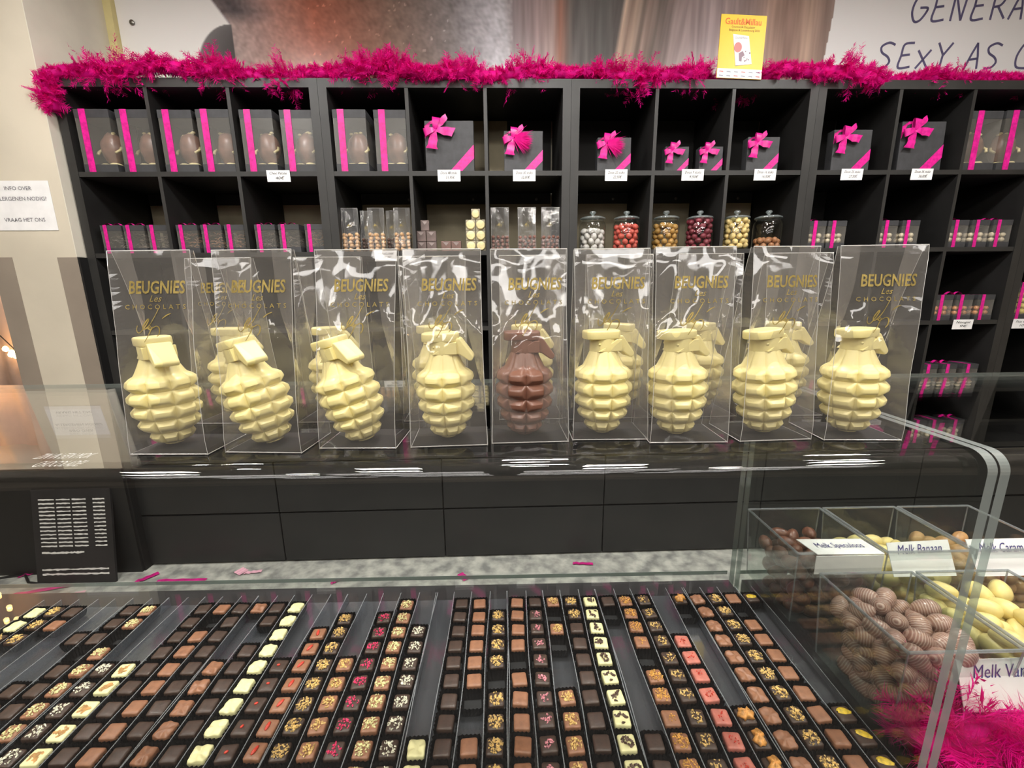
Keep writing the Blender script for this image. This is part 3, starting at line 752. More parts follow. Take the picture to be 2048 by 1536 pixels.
# ------------------------------------------------------------------ cellophane bags
SIG = [[(-.95, .25), (-1, -.1), (-.8, -.3), (-.4, .1), (-.05, .65), (-.15, .7), (-.5, .2), (-.45, -.05), (-.2, .1), (.2, .55), (.75, 1.5)],
       [(-.3, .0), (-.05, .05), (.05, .2), (-.1, .2), (-.1, .0), (.1, -.05), (.15, .1), (-.1, -.45), (-.45, -1.0)],
       [(.1, .0), (.3, .1), (.55, .2), (.75, .05), (.7, -.35), (.5, -.6)],
       [(1.0, .75), (1.35, 1.0), (1.7, 1.15)]]
def film_bag(label, cx, y0, yaw, w, h, d, tdx, tw, seed, logo=True, name='cellophane_bag', film=FILM, group=None, z=ZTOP + .0008, wr=1.0, base=True, rotz=None, sig_only=False, detail=1):
    t = thing(name, label, 'gift bag', (cx, y0, z), (0, 0, R(yaw)), group)
    nx, nz = (26, 46) if detail else (10, 16)
    def sm(a): a = max(0, min(1, a)); return a * a * (3 - 2 * a)
    def hw(s): return w / 2 * (1 - .035 * math.sin(PI * s)) + (tw - w) / 2 * s
    def cxs(s): return tdx * s
    def dep(s): return d / 2 * (1 - .95 * max(0, (s - .06) / .94) ** 1.12) + .0008
    def wrk(x, s, k):
        if s < .02 or s > .985: return 0
        e = min(1, s / .12, (1 - s) / .06)
        sk = 1 if k else -1
        a = noise.noise(Vector((x * 22 + seed * 7.1 - s * 1.2 * sk, s * 1.7, seed + k * 3.3)))
        b = 1 - abs(noise.noise(Vector((x * 34 + s * 3.2 * sk, s * 2.4 + x * 8, seed * 2.7 + k)))) * 2.6
        c_ = 1 - abs(noise.noise(Vector((x * 60 - s * 7 * sk, s * 5, seed * 1.7 + k)))) * 2.4
        near = math.exp(-((s - .56) / .13) ** 2)
        return wr * e * (.0026 * a + (.0004 + .0012 * near) * max(-.3, b) + .0006 * near * max(-.2, c_))
    def front(xn, s):
        x = cxs(s) + xn * hw(s); yc = d / 2
        return (x, yc - dep(s) - wrk(xn * w / 2, s, 0), s * h)
    def back(xn, s):
        x = cxs(s) + xn * hw(s); yc = d / 2
        return (x, yc + dep(s) + wrk(xn * w / 2, s, 1), s * h)
    def sheet(fn):
        v = [fn(-1 + 2 * i / nx, j / nz) for j in range(nz + 1) for i in range(nx + 1)]
        f = [(j * (nx + 1) + i, j * (nx + 1) + i + 1, (j + 1) * (nx + 1) + i + 1, (j + 1) * (nx + 1) + i) for j in range(nz) for i in range(nx)]
        return v, f
    v, f = sheet(front); MB().add(v, f).build('front_film', film, t, True)
    v, f = sheet(back); MB().add(v, f).build('back_film', film, t, True)
    for sd in (-1, 1):
        v = []
        ng = 6
        for j in range(nz + 1):
            s = j / nz; A = Vector(front(sd, s)); B = Vector(back(sd, s)); g = w * .27 * sm((s - .10) / .75) + .001 * noise.noise(Vector((s * 9, seed, sd)))
            Mx = (A + B) / 2 + Vector((-sd * g, 0, 0))
            for q in range(ng + 1):
                u_ = q / ng
                p = A.lerp(Mx, u_ * 2) if u_ <= .5 else Mx.lerp(B, u_ * 2 - 1)
                if 0 < q < ng and q != ng // 2: p = p + Vector((0, .0006 * noise.noise(Vector((s * 14, q * 1.3, seed + sd))), 0))
                v.append(p)
        f = [(j * (ng + 1) + i, j * (ng + 1) + i + 1, (j + 1) * (ng + 1) + i + 1, (j + 1) * (ng + 1) + i) for j in range(nz) for i in range(ng)]
        MB().add(v, f).build('gusset', film, t)
    if base:
        MB().box(-w / 2 + .0012, w / 2 - .0012, .0012, d - .0012, .0003, .0013).build('base_card', CARDBLK, t)
    fr = .00042 if detail else .0006
    for nm_, pts in (('bottom_fold', [(-w / 2, 0, .0006), (w / 2, 0, .0006)]), ('bottom_fold', [(-w / 2, 0, .0006), (-w / 2, d, .0006)]), ('bottom_fold', [(w / 2, 0, .0006), (w / 2, d, .0006)]),
                     ('top_edge', [front(-1 + q / 4, 1) for q in range(9)]), ('side_fold', [front(-1, q / 14) for q in range(15)]), ('side_fold', [front(1, q / 14) for q in range(15)]),
                     ('side_fold', [back(-1, q / 14) for q in range(15)]), ('side_fold', [back(1, q / 14) for q in range(15)])):
        MB().tube(pts, fr * (1.25 if nm_ != 'side_fold' else .7), 4).build(nm_, FOLD, t)
    if logo:
        def onf(x, zz):
            s = zz / h; p = front((x - cxs(s)) / hw(s), s); return (x, p[1] - .0007, zz)
        lx = .004 + tdx * .8
        if not sig_only:
            text_part('gold_print', 'BEUGNIES', .0165, GOLD, t, lambda x, y: onf(x + lx + .002, y + .1545), width=.054, shear=.12, bold=.00035)
            text_part('gold_print', 'Les', .0085, GOLD, t, lambda x, y: onf(x + lx, y + .1468), shear=.4)
            text_part('gold_print', 'CHOCOLATS', .0062, GOLD, t, lambda x, y: onf(x + lx, y + .1398), width=.058, spacing=1.7)
        sm_ = MB(); sx, sz, k = (lx - .006, .1215, .0125)
        for st in SIG:
            dense = []
            for q in range(len(st) - 1):
                p0, p1, p2, p3 = st[max(0, q - 1)], st[q], st[q + 1], st[min(len(st) - 1, q + 2)]
                for e in range(5):
                    u_ = e / 5
                    dense.append(tuple(.5 * ((2 * p1[a]) + (-p0[a] + p2[a]) * u_ + (2 * p0[a] - 5 * p1[a] + 4 * p2[a] - p3[a]) * u_ * u_ + (-p0[a] + 3 * p1[a] - 3 * p2[a] + p3[a]) * u_ ** 3) for a in (0, 1)))
            dense.append(st[-1])
            n = len(dense); vs = []
            for q, (x, zz) in enumerate(dense):
                x2, z2 = dense[min(n - 1, q + 1)]; x1, z1_ = dense[max(0, q - 1)]
                dx, dz = x2 - x1, z2 - z1_; L_ = math.hypot(dx, dz) or 1; wd = .00030 * (1 + .9 * abs(dz) / L_) * (.5 + .7 * math.sin(PI * (q + .5) / n))
                for sg in (-1, 1): vs.append(onf(sx + x * k - sg * dz / L_ * wd, sz + zz * k + sg * dx / L_ * wd))
            sm_.add(vs, [(2 * q, 2 * q + 2, 2 * q + 3, 2 * q + 1) for q in range(n - 1)])
        sm_.build('gold_signature', GOLD, t)
    return t
for i, (gx, gy, tl, yw, bx, by, byaw, bw, tdx, tw) in enumerate(FR):
    film_bag('clear gold-printed bag around the ' + ('milk chocolate' if i == 4 else nam[i] + ' white') + ' grenade in the front row', bx, by, byaw, bw, .194, .060, tdx, tw, i + 1, True)
for i, (x, k) in enumerate(BK):
    film_bag('clear gold-printed bag in the rear row, ' + (nam[i] if i < 6 else 'rightmost'), x, .505, random.uniform(-3, 3), .077, .194, .058, random.uniform(-.006, .006), .079, 20 + i, i == 0, group='clear bags in the rear row')

# ------------------------------------------------------------------ goods on the shelves
Z1, Z2, Z3, Z4 = ZT[1], ZT[2], ZT[3], ZT[4]
CHOCFIG = pm('figure_chocolate', (122, 88, 74), .35, var=(30, .12))
CREAM = pm('cream_chocolate', (232, 216, 160), .4, var=(50, .08))
def blob(mb, c, sx, sy, sz, n=12, m=8, wob=0, seed=0):
    v = []; f = []
    for j in range(m + 1):
        p = PI * j / m
        for i in range(n):
            a = 2 * PI * i / n; k = 1 + wob * noise.noise(Vector((2 * math.cos(a) * math.sin(p) + seed, 2 * math.sin(a) * math.sin(p), 2 * math.cos(p))))
            v.append((c[0] + sx * k * math.sin(p) * math.cos(a), c[1] + sy * k * math.sin(p) * math.sin(a), c[2] + sz * k * math.cos(p)))
    for j in range(m):
        for i in range(n): f.append((j * n + i, (j + 1) * n + i, (j + 1) * n + (i + 1) % n, j * n + (i + 1) % n))
    return mb.add(v, f)
def shreds(mb, x0, x1, y0, y1, z0_, z1_, n, r, seed):
    rnd = random.Random(seed)
    for i in range(n):
        c = Vector((rnd.uniform(x0, x1), rnd.uniform(y0, y1), z0_ + (z1_ - z0_) * rnd.random())); a = rnd.uniform(0, 6.3); l = r * rnd.uniform(2, 5)
        d = Vector((math.cos(a), math.sin(a) * .5, rnd.uniform(-.4, .4))) * l
        mb.tube([c - d, c + Vector((0, 0, r)), c + d], r * .45, 4)
SHRED = pm('milk_shreds', (168, 122, 92), .45, var=(80, .25)); SHREDG = pm('grey_shreds', (120, 108, 96), .45, var=(80, .25))
NIB = pm('amber_sweets', (206, 140, 88), .3, var=(80, .25)); PALEM = pm('pale_almonds', (224, 208, 176), .35, var=(80, .15)); YEL = pm('yellow_sugar_eggs', (222, 200, 96), .35, var=(60, .1))
def window_box(label, u, w, h, d, z, lid, rib0, ribw, content=None, group=None, v=.012, tuft=False, seed=0):
    t = thing('window_box', label, 'gift box', S(u + w / 2, v + d / 2, z), (0, 0, YAW), group)
    x0, x1, y0, y1 = -w / 2, w / 2, -d / 2, d / 2
    MB().box(x0, x1, y0, y1, 0, lid).build('box_base', CARD, t); MB().box(x0, x1, y0, y1, h - lid, h).build('box_lid', CARD, t)
    MB().box(x0 + .001, x1 - .001, y1 - .003, y1 - .001, lid, h - lid).build('back_wall', CARD, t)
    f = MB(); a, b, c = x0 + .0008, x1 - .0008, y0 + .0008
    f.add([(a, y1 - .003, lid), (a, c, lid), (b, c, lid), (b, y1 - .003, lid), (a, y1 - .003, h - lid), (a, c, h - lid), (b, c, h - lid), (b, y1 - .003, h - lid)], [(0, 1, 5, 4), (1, 2, 6, 5), (2, 3, 7, 6)])
    f.build('window', WINDOW, t)
    r0 = x0 + rib0; r1 = r0 + ribw
    rb = MB(); pr = [(y1, h + .001), (y0 - .0015, h + .001), (y0 - .0015, .0)]
    rb.add([(x, y, zz) for y, zz in pr for x in (r0, r1)], [(0, 1, 3, 2), (2, 3, 5, 4)]); rb.build('ribbon', RIBBON, t)
    if tuft:
        tf = MB(); n = 8
        for s in (-1, 1):
            tf.add([((r0 + r1) / 2 + s * .045 * q / n + (.0), yy, h + .0015 + .014 * math.sin(PI * q / n)) for q in range(n + 1) for yy in (-.008, .008)], [(2 * q, 2 * q + 1, 2 * q + 3, 2 * q + 2) for q in range(n)])
        tf.build('ribbon_bow', RIBBON, t)
    if content:
        m = MB(); rnd = random.Random(seed)
        if content[0] == 'shred': shreds(m, x0 + .015, x1 - .015, y0 + .015, y1 - .015, lid, h - lid - .006, 46, .004, seed)
        else:
            rr = content[2]; nxx = max(2, int((w - .01) / (2 * rr))); nyy = 2; nzz = max(1, int((h - 2 * lid - .012) / (1.8 * rr)))
            for k in range(nzz):
                for i in range(nxx):
                    for q in range(nyy):
                        blob(m, (x0 + .008 + rr + (w - .016 - 2 * rr) * i / max(1, nxx - 1) + rnd.uniform(-.002, .002), y0 + .006 + rr + q * 2 * rr, lid + rr + k * 1.8 * rr), rr * rnd.uniform(.85, 1.05), rr, rr * rnd.uniform(.8, 1), 8, 5)
        m.build('sweets', content[1], t, True, kind='stuff')
    return t
def figure(label, u, z, v, seed, sc=1.0):
    t = thing('chocolate_figure', label, 'chocolate', S(u, v, z), (0, 0, YAW + R(-12)), 'chocolate figures in window boxes')
    blob(MB(), (0, 0, .082 * sc), .052 * sc, .042 * sc, .07 * sc, 18, 12, .12, seed).build('figure_body', CHOCFIG, t, True)
    for s in (-1, 1): blob(MB(), (s * .026 * sc, -.02 * sc, .007 * sc), .024 * sc, .026 * sc, .009 * sc).build('foot', CREAM, t, True)
    for s in (-1, 1):
        MB().tube([(s * .05 * sc, -.005, .085 * sc), (s * .06 * sc, -.02, .07 * sc), (s * .05 * sc, -.036, .055 * sc)], .006 * sc, 6).build('arm', CREAM, t, True)
    m = MB(); rnd = random.Random(seed)
    for q in range(5): blob(m, (rnd.uniform(-.03, .03) * sc, -.006, .148 * sc + rnd.uniform(-.01, .004)), .01 * sc, .008, .006 * sc, 8, 5)
    m.build('cream_swirls', CREAM, t, True, kind='stuff')
BB = [(-1.967, .152), (-1.789, .150), (-1.605, .150), (-1.432, .147), (-1.241, .147), (-1.062, .144), (-.821, .150), (-.636, .146), (2.187, .156), (2.352, .158)]
wn = ['leftmost', 'second', 'third', 'fourth', 'fifth', 'sixth', 'seventh', 'eighth']
for i, (u, w) in enumerate(BB):
    d = ('tall black window box with pink ribbon on the top shelf, ' + wn[i] + ' from the left') if i < 8 else ('tall black window box at the upper right, ' + ('left one of two' if i == 8 else 'cut by the picture edge'))
    window_box(d, u, w, .262, .15, Z1, .034, .022 if i < 8 else .03, .030, v=.01 + (.003 * (i % 3)))
    figure(('rounded chocolate figure in the ' + wn[i] + ' tall window box from the left') if i < 8 else ('rounded chocolate figure in the upper right window box, ' + ('left' if i == 8 else 'right')), u + w / 2 + .012, Z1 + .035, .01 + .075, i)
SB = [(-1.953, .096), (-1.848, .096), (-1.738, .094), (-1.603, .098), (-1.488, .096), (-1.378, .092), (-1.237, .096), (-1.125, .098), (-1.001, .092)]
for i, (u, w) in enumerate(SB):
    window_box('small window box with pink ribbon in the left unit, ' + (wn[i] if i < 8 else 'last') + ' of nine', u, w, .128, .1, Z2, .025, .014, .017, content=('shred', SHRED if i > 2 and i not in (6, 7) else SHREDG), group='small window boxes in the left shelf unit', tuft=(i % 3 != 2), seed=i)
SR = [(1.466, .085, Z2, PALEM), (1.560, .094, Z2, PALEM), (1.828, .088, Z2, PALEM), (1.936, .090, Z2, PALEM), (2.186, .092, Z2, PALEM), (2.294, .092, Z2, PALEM), (2.404, .1, Z2, PALEM),
      (2.186, .09, Z3, NIB), (2.292, .092, Z3, NIB), (2.406, .092, Z3, NIB), (2.605, .1, Z3, YEL), (2.186, .08, Z4, NIB), (2.292, .08, Z4, NIB), (2.405, .085, Z4, NIB), (2.186, .08, .63, PALEM), (2.28, .08, .63, PALEM), (2.40, .08, .63, PALEM)]
sn = ['on the second shelf behind the rightmost bag, left one', 'on the second shelf behind the rightmost bag, right one', 'in the middle cell of the second shelf, left one', 'in the middle cell of the second shelf, right one', 'on the second shelf at right, first of three', 'on the second shelf at right, second of three', 'on the second shelf at right, last of three',
      'of amber sweets at right, first of three', 'of amber sweets at right, second of three', 'of amber sweets at right, last of three', 'of yellow sugar eggs at the right picture edge', 'just above the case glass at right, first of three', 'just above the case glass at right, second of three', 'just above the case glass at right, last of three',
      'on the lowest shelf at right, first of three', 'on the lowest shelf at right, second of three', 'on the lowest shelf at right, last of three']
for i, (u, w, z, m) in enumerate(SR):
    window_box('small window box ' + sn[i], u, w, .13 if i != 10 else .19, .1, z, .025, .02, .018, content=('ball', m, .013 if m is not YEL else .016), group='small window boxes on the right', tuft=(i % 2 == 0), seed=50 + i)

# square gift boxes with bow and corner ribbon
def bow(parent, s, x, y, z, rot, pom=False):
    b = blob(MB(), (0, 0, 0), .10 * s, .07 * s, .10 * s, 8, 6).build('bow', RIBBON, parent, True, loc=(x, y, z), rot=(0, rot, 0))
    def loop_(ang, L_, wd):
        n = 10; v = []
        for q in range(n + 1):
            a = 2 * PI * q / n; r = L_ * (.5 - .5 * math.cos(a)); off = .10 * s * math.sin(a)
            ww = wd * (.25 + .75 * math.sin(a / 2))
            for sg in (-1, 1): v.append((r * math.cos(ang) - sg * ww / 2 * math.sin(ang), -.05 * s - off, r * math.sin(ang) + sg * ww / 2 * math.cos(ang)))
        MB().add(v, [(2 * q, 2 * q + 1, 2 * q + 3, 2 * q + 2) for q in range(n)]).build('loop', RIBBON, b, True)
    def tail(ang, L_, wd):
        n = 6; v = []
        for q in range(n + 1):
            r = L_ * q / n; ww = wd * (.35 + .65 * min(1, q / 3)); bend = .10 * s * math.sin(q * 1.1)
            for sg in (-1, 1): v.append((r * math.cos(ang) - sg * ww / 2 * math.sin(ang) + (.2 * ww * sg if q == n else 0), -.03 * s - abs(bend) * .6, r * math.sin(ang) + sg * ww / 2 * math.cos(ang)))
        MB().add(v, [(2 * q, 2 * q + 1, 2 * q + 3, 2 * q + 2) for q in range(n)]).build('tail', RIBBON, b, True)
    loop_(R(75), .52 * s, .36 * s); loop_(R(190), .52 * s, .36 * s)
    tail(R(40), .78 * s, .26 * s) ; tail(R(252), .82 * s, .40 * s)
    if not pom: tail(R(-14), .85 * s, .36 * s)
    else:
        m = MB(); rnd = random.Random(5)
        for q in range(420):
            a = R(-25) + rnd.gauss(0, .28); L_ = s * rnd.uniform(.5, 1.0); d = Vector((math.cos(a), rnd.uniform(-.35, .05), math.sin(a)))
            p = Vector((0, -.08 * s, 0)) + d * (.1 * s); e = p + d * L_ + Vector((0, 0, -.1 * s * rnd.random())); n_ = Vector((-d.z, 0, d.x)) * (.018 * s)
            m.add([p - n_, p + n_, (p + e) / 2 + n_ * 1.2, e], [(0, 1, 2, 3)])
        m.build('feather_tuft', BOAM, b, kind='stuff')
GB = [(-.408, .226, .222, 0, 0), (-.04, .182, .178, 1, 0), (.402, .159, .150, 1, 0), (.727, .113, .110, 0, 0), (.893, .112, .110, 0, 0), (1.122, .154, .152, 0, 0), (1.538, .186, .184, 0, 0), (1.866, .216, .220, 0, 0)]
gn = ['the largest at left', 'with a feather tuft, in the second cell', 'with feather tuft, above the leftmost jar', 'tiny, left one of the pair', 'tiny, right one of the pair', 'medium, above the last jar', 'fourth largest, right of the yellow poster', 'large, at the right']
for (u, w, h, pom, vv), d in zip(GB, gn):
    t = thing('gift_box', 'square dark grey gift box with magenta bow, ' + d, 'gift box', S(u + w / 2, .02, Z1), (R(-2), 0, YAW), 'square gift boxes with bows')
    MB().box(-w / 2, w / 2, 0, .045, 0, h).build('box_body', CARD, t, bevel=.001)
    a = .50; wd = .20
    rb = MB(); y = -.0012
    rb.add([(w * (.5 - .52), y, 0), (w * (.5 - .27), y, 0), (w * .5, y, h * .27), (w * .5, y, h * .54)], [(0, 1, 2, 3)])
    rb.add([(w * .5 + .001, y, h * .27), (w * .5 + .001, .045, h * .27), (w * .5 + .001, .045, h * .54), (w * .5 + .001, y, h * .54)], [(0, 1, 2, 3)])
    rb.build('corner_ribbon', RIBBON, t)
    rb2 = MB(); rb2.add([(-w * .5, y, h * .64), (-w * .5, y, h * .9), (-w * .12, y, h), (-w * .36, y, h)], [(0, 1, 2, 3)]); rb2.build('corner_ribbon', RIBBON, t)
    s = .105 * (w / .2) ** .55 * .9
    bow(t, s, -w * .28, -.012 - .02 * s, h * .80, R(-6), pom)

# price cards on the shelf edges
cards = [(-1.088, Z1, 'Choc Patate', '40€', 'under the sixth tall window box'), (-.30, Z1, 'Doos 48 stuks', '51,95€', 'under the largest gift box'), (.053, Z1, 'Doos 30 stuks', '32,00€', 'under the second gift box with feather tuft'),
         (.489, Z1, 'Doos 20 stuks', '22,50€', 'under the third gift box'), (.856, Z1, 'Doos 9 stuks', '9,50€', 'under the pair of tiny boxes'), (1.206, Z1, 'Doos 16 stuks', '16,50€', 'under the medium gift box above the last jar'),
         (1.631, Z1, 'Doos 25 stuks', '27,50€', 'under the fourth largest gift box'), (1.977, Z1, 'Doos 36 stuks', '36,00€', 'under the large gift box at right'), (2.338, Z3, 'Nougat', '9€', 'under the amber sweets at right'), (2.66, Z3, 'Paas eitjes', '10€', 'at the right picture edge'),
         (-.62, Z2, 'Hazelnoot', '8€', 'half hidden under the beige sweets')]
for u, z, a, b, d in cards:
    t = thing('price_card', 'small white handwritten price card ' + d, 'price card', S(u, -.002, z + .004), (R(2), 0, YAW), 'white price cards on the shelf edges')
    MB().box(-.053, .053, -.0016, 0, -.050, 0).build('card', PAPER, t)
    text_part('handwriting', a, .017, INKDARK, t, lambda x, y: (x, -.0024, y - .019), width=.078, shear=.25)
    text_part('handwriting', b, .017, INKDARK, t, lambda x, y: (x + .006, -.0024, y - .039), width=.042, shear=.25)

# glass jars of sugared eggs
JC = [(.398, 'grey-white', (212, 206, 200), .10, 'leftmost jar'), (.568, 'coral red', (206, 92, 78), .135, 'second jar'), (.768, 'ochre', (184, 140, 74), .135, 'third jar'), (.939, 'wine red', (128, 50, 62), .15, 'fourth jar'), (1.127, 'cream', (236, 208, 140), .145, 'fifth jar'), (1.29, 'brown', (170, 116, 78), .055, 'last jar')]
eggm = {}
random.seed(5)
jarbody = MB().lathe([(.058, .001), (.064, .006), (.066, .02), (.066, .118), (.062, .132), (.054, .140), (.054, .148)], 28, close=False).mesh('jar_body', JARGLASS, True)
jarlid = MB().lathe([(.061, .148), (.063, .151), (.063, .155), (.05, .161), (.02, .165), (.008, .167), (.007, .172), (.014, .177), (.016, .182), (.012, .188), (.003, .190)], 28).mesh('lid', clear('jar_lid_glass', (222, 230, 228), .10, rough=.05, haze=.22, hazec=(200, 208, 208)), True)
JD = {'wine red': 30, 'grey-white': 22}
for u, cn, c, fill, d in JC:
    t = thing('glass_jar', 'round glass jar with knob lid holding ' + cn + ' sugared eggs, ' + d, 'jar', S(u, .07, Z2), (0, 0, YAW), 'glass jars on the shelf')
    obj('jar_body', jarbody, t); obj('lid', jarlid, t)
    m = pm('sugar_' + cn, c, .45, var=(60, .12))
    em = blob(MB(), (0, 0, 0), .0145, .0145, .0175, 10, 7).mesh('sugared_egg', m, True)
    zz = .016; k = 0
    while zz < fill:
        ring = 8
        for q in range(ring):
            a = 2 * PI * (q + .5 * (k % 2)) / ring + random.uniform(-.1, .1)
            if math.sin(a) > .5: continue
            o = obj('sugared_egg', em, loc=S(u + .047 * math.cos(a), .07 + .047 * math.sin(a), Z2 + zz + random.uniform(-.004, .004)), rot=(random.uniform(0, 3), random.uniform(0, 3), 0))
            tag(o, cn + ' sugared egg inside the ' + d + ' on the shelf', 'sweet', cn + ' eggs in the ' + d)
        if zz + .024 >= fill:
            for q in range(4):
                a = 2 * PI * q / 4
                o = obj('sugared_egg', em, loc=S(u + .02 * math.cos(a), .07 + .02 * math.sin(a), Z2 + zz + .006), rot=(random.uniform(0, 3), random.uniform(0, 3), 0))
                tag(o, cn + ' sugared egg inside the ' + d + ' on the shelf', 'sweet', cn + ' eggs in the ' + d)
        zz += .024; k += 1

# small bags of sweets
def sweets_bag(u, w, label, mat, fill, seed, d=.05, h=.205):
    t = film_bag(label, 0, 0, 0, w, h, d, 0, w, seed, True, 'sweets_bag', FILMB, None, Z2, .35, False, sig_only=True, detail=0)
    t.location = S(u, .03, Z2 + .001); t.rotation_euler = (0, 0, YAW)
    m = MB(); rnd = random.Random(seed); r = .0098
    nx_ = int(w / (2 * r)); z = r + .002; k = 0
    while z < fill:
        for q in range(2):
            for i in range(nx_):
                blob(m, (-w / 2 + r + (w - 2 * r) * i / (nx_ - 1) + rnd.uniform(-.002, .002) + (.003 if k % 2 else -.003) * (0 < i < nx_ - 1), .012 + q * .02 + rnd.uniform(-.002, .002), z + rnd.uniform(-.002, .002)), r, r, r, 8, 6)
        z += r * 1.75; k += 1
    m.build('sweets', mat, t, True, kind='stuff')
CARAM = pm('caramel_balls', (208, 166, 120), .3, var=(60, .12)); COCOA = pm('cocoa_balls', (122, 82, 68), .3, var=(60, .12)); DKB = pm('dark_balls', (84, 56, 40), .35, var=(60, .15))
for i, u in enumerate((-.795, -.669, -.543)): sweets_bag(u, .078, 'clear bag of caramel-coloured balls, ' + ('left', 'middle', 'right')[i] + ' of three', CARAM, .085, 70 + i)
for i, u in enumerate((-.065, .068, .184)): sweets_bag(u, .088, 'clear bag of cocoa-brown balls, ' + ('left', 'middle', 'right')[i] + ' of three', COCOA, .078, 80 + i)
for i, u in enumerate((-.735, -.607)):
    sweets_bag(u, .06, 'darker bag of brown balls tucked between the caramel bags, ' + ('left', 'right')[i], DKB, .08, 90 + i)
    bpy.context.view_layer.update()
for o in [q for q in COL.objects if q.name.startswith('sweets_bag') and 'tucked' in q.get('label', '')]:
    o.location += NN * .075
# wrapped squares and white chocolate rosettes
WRAP = pm('grey_brown_wrap', (112, 96, 92), .3, var=(30, .15), bump=(40, .3)); PINKB = pm('rose_brown_wrap', (124, 96, 88), .35, var=(30, .12)); BOXP = pm('clear_carton', (158, 150, 128), .35)
def sq(u, z, w, h, mat, label, group, ros=False):
    t = thing('wrapped_square' if not ros else 'rosette_box', label, 'chocolate', S(u + w / 2, .05, z), (0, 0, YAW), group)
    MB().box(-w / 2 + .0008, w / 2 - .0008, -.012, .012, .0003, h - .0006).build('block', mat, t, bevel=.0015)
    if ros:
        MB().lathe([(w * .44, 0), (w * .44, .004), (w * .36, .009), (w * .26, .006), (w * .2, .008), (w * .08, .007)], 18).build('rosette', CREAM, t, True, loc=(0, -.0122, h / 2), rot=(R(90), 0, 0))
    else: MB().add([(-w * .32, -.0128, h * .9), (w * .3, -.0128, h * .86), (0, -.0132, h * .55)], [(0, 1, 2)]).build('wrapper_flap', pm('paler_wrap', (150, 136, 132), .25), t)  # paler triangle on the wrapper front
for q in range(2):
    for r in range(2): sq(-.476 + q * .05, Z2 + r * .049, .048, .049, WRAP, 'grey-brown wrapped chocolate square, ' + ('left', 'right')[q] + ' column, ' + ('lower', 'upper')[r] + ' one', 'wrapped squares')
sq(-.452, Z2 + .098, .042, .05, WRAP, 'grey-brown wrapped chocolate square on top of its stack', 'wrapped squares')
for q in range(2): sq(-.356 + q * .05, Z2, .049, .05, PINKB, 'low rose-brown wrapped square, ' + ('left', 'right')[q] + ' one', 'rose squares')
for q in range(2):
    for r in range(3): sq(-.233 + q * .0495, Z2 + r * .0495, .0485, .0495, BOXP, 'white chocolate rosette in clear box, ' + ('left', 'right')[q] + ' column, ' + ('bottom', 'middle', 'upper')[r] + ' one', 'white rosettes', True)
sq(-.204, Z2 + .1485, .043, .05, BOXP, 'white chocolate rosette in clear box, topmost of the stack', 'white rosettes', True)

# yellow guide poster standing on the shelf top
YELP = pm('yellow_poster', (236, 192, 38), .45, var=(3, .06))
po = thing('yellow_poster', 'yellow restaurant guide poster standing on the shelf top among pink feathers', 'poster', S(1.035, -.004, 2.4135), (R(-4), R(2), YAW))
MB().box(-.104, .104, -.002, .002, 0, .262).build('sheet', YELP, po)
MB().box(-.103, .103, -.0026, -.0021, .001, .04).build('logo_strip', PAPER, po)
ORN = pm('orange_print', (222, 108, 30), .5); BRN = pm('brown_print', (122, 86, 20), .5); LG = pm('light_grey_print', (150, 150, 158), .5); ROSE = pm('rose_print', (196, 120, 116), .5)
text_part('lettering', 'Gault&Millau', .036, ORN, po, lambda x, y: (x - .002, -.0027, y + .222), width=.165, bold=.0006)
text_part('lettering', 'Gourmet & Chocolatier', .013, BRN, po, lambda x, y: (x, -.0027, y + .208), width=.108)
text_part('lettering', 'Belgique & Luxembourg 2022', .013, BRN, po, lambda x, y: (x + .006, -.0027, y + .195), width=.14)
gd = MB().prism([(-.045, .182), (.028, .176), (.052, .062), (-.022, .052)], lambda p: (p[0], -.0022, p[1]), lambda p: (p[0], -.0040, p[1])).build('pictured_guide', PAPER, po)
text_part('lettering', 'Gault&Millau', .014, LG, gd, lambda x, y: (x - .006, -.0044, y + .163), width=.058)
MB().prism([(-.018 + .018 * math.cos(a), .128 + .021 * math.sin(a)) for a in [2 * PI * q / 20 for q in range(20)]], lambda p: (p[0], -.0041, p[1]), lambda p: (p[0], -.0046, p[1])).build('printed_disc', ROSE, gd)
MB().prism([(-.012, .104), (.006, .114), (.016, .096), (.004, .088), (.004, .07), (-.008, .072)], lambda p: (p[0], -.0041, p[1]), lambda p: (p[0], -.0046, p[1])).build('printed_patch', pm('mauve_print', (138, 112, 124), .5), gd)
random.seed(4)
for q in range(9):
    x, z = random.uniform(.012, .042), random.uniform(.068, .116)
    MB().prism([(x - .003, z), (x, z + .004), (x + .003, z), (x, z - .004)], lambda p: (p[0], -.0041, p[1]), lambda p: (p[0], -.0046, p[1])).build('printed_crumb', MATS['mauve_print'], gd)
for r in range(2):
    for q in range(6):
        x = -.085 + q * .034; z = .026 - r * .017
        MB().prism([(x - .010, z), (x - .008, z + .004), (x + .009, z + .003), (x + .010, z - .002)], lambda p: (p[0], -.0027, p[1]), lambda p: (p[0], -.0031, p[1])).build('printed_logo', LG if (q + r) % 3 else ROSE, po)

